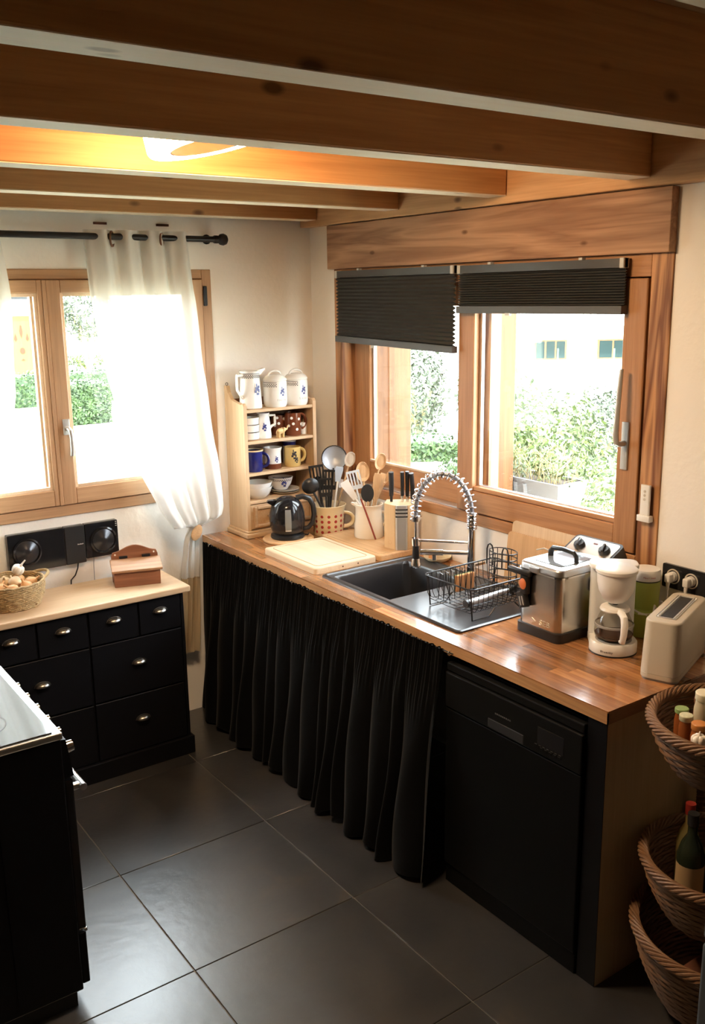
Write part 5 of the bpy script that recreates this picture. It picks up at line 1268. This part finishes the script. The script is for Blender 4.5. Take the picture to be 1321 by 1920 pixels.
# ================================================================ TOASTER
to = thing('toaster', 'long slim cream toaster with one bread slot', 'toaster', (-.238, -2.396, .9005), R(20))
MB().rprism(-.166, .166, -.055, .055, .0, .010, .028, 8).build('base', grey_pl, to)
MB().rprism(-.170, .170, -.058, .058, .008, .022, .030, 8).build('foot_band', cream_pl, to)
MB().rprism(-.170, .170, -.058, .058, .0228, .186, .030, 8, .93, .006).build('housing', cream_pl, to)
sl = MB().box(-.118, .118, -.030, .030, .1845, .1872, .004).build('slot_frame', alu, to)
MB().box(-.110, .110, -.019, .019, .1860, .1878, .001, 1).build('slot', blackmatte, sl, smooth=False)
for s_ in (-1, 1): MB().box(-.112, .112, s_*.023-.003, s_*.023+.003, .187, .1905, .001, 1).build('slot_bar', alu, sl, smooth=False)
MB().box(.171, .182, -.014, .014, .10, .118, .003).build('lever', grey_pl, to)

# ================================================================ OUTLET
ol = thing('wall_socket', 'black double wall socket with two white plugs', 'socket', (0, -2.30, 1.098))
MB().rprism(-.128, .128, -.041, .041, 0, .010, .006, 4, M=Matrix(((0,0,-1,0),(-1,0,0,0),(0,1,0,0),(0,0,0,1)))).build('face_plate', blackgloss, ol)
for y in (.084, .014):
    MM = facing((-.010, y, .002), (-1,0,0))
    MB().lathe([(.026,0),(.026,.002),(.022,.0025),(.021,-.004),(0,-.004)], n=30, M=MM).build('socket_ring', cream_pl, ol)
    pg = thing('power_plug', ['white angled plug in the left wall socket', 'white angled plug in the right wall socket'][0 if y > .05 else 1], 'plug', (-.0105, -2.30+y, 1.10), 0, 'plugs in the wall socket')
    MB().cyl((0,0,0), (-.016,0,0), .018, .017, 18).box(-.036, -.012, -.011, .011, -.016, .014, .005, 3).build('body', white_pl, pg)
    MB().tube([(-.026,0,-.012),(-.028,0,-.026),(-.028,0,-.042)], [.0075,.006,.0045], 10).build('strain_relief', white_pl, pg)
    MB().tube([(-.028,0,-.040),(-.029,0,-.075),(-.026,-.004,-.12),(-.022,-.008,-.17),(-.022,-.012,-.193)], .0032, 8).build('cord', white_pl, pg)

# ================================================================ REMOTE
rm = thing('blind_remote', 'white blind remote in a wall holder on the window casing', 'remote', (-.0075, -2.094, 1.270))
MB().box(-.024, 0, -.026, .026, 0, .022, .002).build('holder', white_pl, rm)
MB().rprism(-.019, .019, -.006, .006, 0, .122, .005, 4, M=Matrix(((0,1,0,-.014),(-1,0,0,0),(0,0,1,.006),(0,0,0,1)))).build('handset', white_pl, rm)
for k in range(3): MB().lathe([(.0048,0),(.0048,.001),(0,.0013)], n=14, M=facing((-.0200, 0, .078+.014*k), (-1,0,0))).build('button', cream_pl, rm)

# ================================================================ PLEATED BLINDS
def blind(label, y0, y1, ztop, zb0, zb1, np_):
    """y0 > y1 ; bottom rail hangs at zb0 (at y0) and zb1 (at y1)"""
    t = thing('pleated_blind', label, 'blind', (-.03, (y0+y1)/2, ztop), 0, 'pleated blinds'); cy = (y0+y1)/2; hy = (y0-y1)/2
    MB().rprism(-.016, .012, -hy, hy, -.030, 0, .006, 4).build('head_rail', blindrail, t)
    for s_ in (-1, 1): MB().box(-.018, .013, s_*hy, s_*(hy-.018), -.032, .002, .002, 1).build('end_cap', clearclip, t, smooth=False)
    for s_ in (-.55, .55): MB().box(-.018, .0, s_*hy-.008, s_*hy+.008, .0, .008).build('clip', clearclip, t, smooth=False)
    mb = MB(); bot0 = zb0-ztop+.026; bot1 = zb1-ztop+.026
    N_ = np_*4
    def f(u, v):
        z = -.030+((bot0*(1-u)+bot1*u)+.030)*(v**1.0)
        ph_ = v*np_; k = ph_-math.floor(ph_); x = -.004+.016*(abs(2*k-1)-.5)
        return (x, hy-2*hy*u, z)
    mb.grid(f, 2, N_).build('pleated_fabric', blindm, t, smooth=False, recalc=False)
    M = Matrix.Identity(4)
    vs = []
    for (y, b_) in ((hy, bot0), (-hy, bot1)):
        for (x, z) in ((-.019, .002), (-.019, -.026), (.012, -.026), (.012, .002)): vs.append((x, y, b_+z))
    MB().add(vs, [(0,1,2,3),(7,6,5,4),(0,4,5,1),(1,5,6,2),(2,6,7,3),(3,7,4,0)]).build('bottom_rail', blindbot, t, smooth=False)
    zc_ = (bot0+bot1)/2
    MB().box(-.022, -.010, .0+.12-.012, .12+.012, zc_-.034, zc_-.024).build('grip', clearclip, t, smooth=False)
    MB().tube([(.008, -hy+.012, -.03), (.008, -hy+.012, (zb1-ztop))], .0008, 4).build('guide_cord', clearclip, t)
    return t
blind('grey pleated blind hanging lower over the left window pane', -.277, -1.122, 2.151, 1.822, 1.801, 17)
blind('grey pleated blind raised higher over the right window pane', -1.146, -1.972, 2.149, 1.963, 1.966, 14)

# ================================================================ WICKER BASKET STAND
bsd = thing('basket_stand', 'brown wicker stand of three tiered baskets at the right edge', 'basket stand', (-.40, -2.765, 0))
def wicker(cx, cy, zr, rr, depth, tilt, squash=.86):
    M = Matrix.Translation((cx, cy, zr)) @ Matrix.Rotation(tilt, 4, 'Y')
    mb = MB(); nrow = int(depth/.0105)
    for k in range(nrow):
        t = k/(nrow-1); r_ = rr*(1-.32*t**1.6); z = -.012-depth*t
        mb.tube([((r_+.003*math.sin(i*PI*.5+k*PI))*math.cos(2*PI*i/64), squash*(r_+.003*math.sin(i*PI*.5+k*PI))*math.sin(2*PI*i/64), z) for i in range(64)], .0058, 6, True, M=M)
    body = mb.build('basket', wickerm, bsd)
    rb_ = MB()
    for s_ in range(7):
        rb_.tube([((rr+.004+.012*math.cos(2*PI*(i*9/96+s_/7)))*math.cos(2*PI*i/96), squash*(rr+.004+.012*math.cos(2*PI*(i*9/96+s_/7)))*math.sin(2*PI*i/96), .012*math.sin(2*PI*(i*9/96+s_/7))) for i in range(97)], .0048, 6, False, M=M)
    rb_.build('braided_rim', wickerm, body)
    MB().lathe([(0,-depth-.010),(rr*.68,-depth-.010),(rr*.68,-depth-.004),(0,-depth-.004)], n=32, sy=squash, M=M).build('basket_floor', wickerm, body)
wicker(-.063, .023, .905, .203, .135, R(-2), 1)
wicker(-.063, .023, .487, .200, .165, R(-2), 1)
wicker(-.060, -.005, .282, .238, .225, R(-2), 1)
def wrapped(pts, r_, name):
    MB().tube(pts, r_, 10).build(name, wickerm, bsd)
    pts = [Vector(p) for p in pts]; L_ = [0]
    for a, b_ in zip(pts, pts[1:]): L_.append(L_[-1]+(b_-a).length)
    hl_ = []; s_ = 0; ph_ = 0
    while s_ < L_[-1]:
        for i in range(len(pts)-1):
            if s_ <= L_[i+1]: break
        k = (s_-L_[i])/(L_[i+1]-L_[i]); p = pts[i].lerp(pts[i+1], k); T = (pts[i+1]-pts[i]).normalized(); a = T.orthogonal().normalized(); b_ = T.cross(a)
        hl_.append(p+a*(r_*1.08*math.cos(ph_))+b_*(r_*1.08*math.sin(ph_))); ph_ += 2*PI/8; s_ += .009/8
    MB().tube(hl_, .0045, 5).build('cane_wrapping', wickerm, bsd)
wrapped([(.155,.225,0),(.150,.225,.5),(.145,.225,1.0),(.14,.19,1.12),(.14,.02,1.20),(.14,-.15,1.12),(.145,-.185,1.0),(.150,-.185,.5),(.155,-.185,0)], .013, 'back_post')
BX, BY = -.455, -2.77
def capjar(name, label, cat, loc, r_, h, bm_, lm, tilt=(0,0,0), lidh=.012, group='jars in the top wicker basket'):
    t = thing(name, label, cat, loc, 0, group); t.rotation_euler = tilt
    MB().lathe([(0,.0),(r_*.9,.0),(r_,.004),(r_,h*.8),(r_*.85,h*.93),(r_*.85,h)], n=22).build('body', bm_, t)
    MB().lathe([(r_*.93,h-lidh*.5),(r_*.98,h-lidh*.4),(r_*.98,h+lidh*.5),(r_*.9,h+lidh*.62),(0,h+lidh*.65)], n=22).build('lid', lm, t); return t
wl_ = plain('cream_lid', (.80,.74,.56), .4); olid = plain('orange_lid', (.58,.22,.05), .35); ambr = plain('amber_jar', (.30,.09,.025), .12)
palejar = plain('pale_jar', (.55,.47,.33), .3)
def lidjar(label, lid, zb, th, r_, bm_, lm, lidh):
    dv = Vector((-.56*math.sin(th), -.79*math.sin(th), math.cos(th))).normalized(); h = (lid[2]-zb)/dv.z
    bp_ = Vector(lid)-dv*h
    capjar('spice_jar', label, 'jar', tuple(bp_), r_, h, bm_, lm, (0, 0, 0), lidh).rotation_euler = Vector((0,0,1)).rotation_difference(dv).to_euler()
for lab_, lid_, th_, r_, bm_, lm_, lh_ in (
  ('tall jar with a big cream lid at the back of the basket', (-.513,-2.690,.972), .05, .025, palejar, wl_, .020),
  ('dark jar with a patterned pale lid at the left of the basket', (-.572,-2.678,.922), 0, .019, ambr, plain('patterned_lid', (.62,.62,.42), .4, var=.4, vscale=140), .014),
  ('amber jar with an orange lid in the wicker basket', (-.590,-2.730,.922), 0, .021, ambr, olid, .016),
  ('jar with a light green lid in the wicker basket', (-.535,-2.638,.918), 0, .019, ambr, lidgreen, .012),
  ('slim jar with a white cap at the front of the basket', (-.548,-2.752,.965), .05, .014, plain('dusty_jar', (.34,.30,.22), .3), wl_, .012),
  ('jar with a bright green lid at the right photo edge', (-.582,-2.792,.922), 0, .020, ambr, plain('bright_green_lid', (.03,.24,.06), .4), .014),
  ('cream lidded jar at the far right behind the tall jar', (-.460,-2.702,.980), 0, .022, palejar, wl_, .018),
  ('small brown jar at the back of the wicker basket', (-.452,-2.642,.925), 0, .020, ambr, plain('brown_lid', (.20,.09,.04), .4), .014)):
    lidjar(lab_, lid_, .790, th_, r_, bm_, lm_, lh_)
gp = thing('garlic_bulb', 'small pale garlic bulb between the jars in the basket', 'garlic', (-.628, -2.757, .905))
mb = MB()
for k in range(6): a = 2*PI*k/6; mb.ball((.010*math.cos(a), .010*math.sin(a), 0), (.011,.011,.015), 10, 8)
mb.build('clove', garlicm, gp); MB().tube([(0,0,.008),(.002,0,.024)], [.006,.002], 8).build('stalk', garlicm, gp)
# bottles in the middle basket
def bottle(label, loc, r_, h, m_, cap, lab=False):
    t = thing('bottle', label, 'bottle', loc, 0, 'bottles in the middle wicker basket')
    MB().lathe([(0,.002),(r_*.9,0),(r_,.006),(r_,h*.58),(r_*.75,h*.70),(r_*.36,h*.80),(r_*.34,h*.97),(r_*.40,h)], n=24).build('glass', m_, t)
    MB().lathe([(r_*.42,h*.90),(r_*.42,h*1.02),(0,h*1.03)], n=20).build('cap', cap, t)
    if lab: MB().lathe([(r_*1.01,h*.18),(r_*1.01,h*.5)], n=24).build('label', paperlab, t)
bottle('dark wine bottle with a tan label in the middle basket', (-.520, -2.690, .327), .038, .29, bottle_g, blackplastic, True)
bottle('yellow oil bottle with a red cap in the middle basket', (-.458, -2.638, .327), .034, .275, oil_m, inkred)
bottle('dark bottle at the back right of the middle basket', (-.440, -2.722, .327), .034, .30, bottle_g, blackplastic)
tag(MB().box(-.56, -.40, -2.84, -2.70, .062, .15, .012).build('paper_packet', plain('brown_packet', (.14,.05,.025), .6), smooth=False), 'dark reddish packet lying in the lowest wicker basket', 'packet')
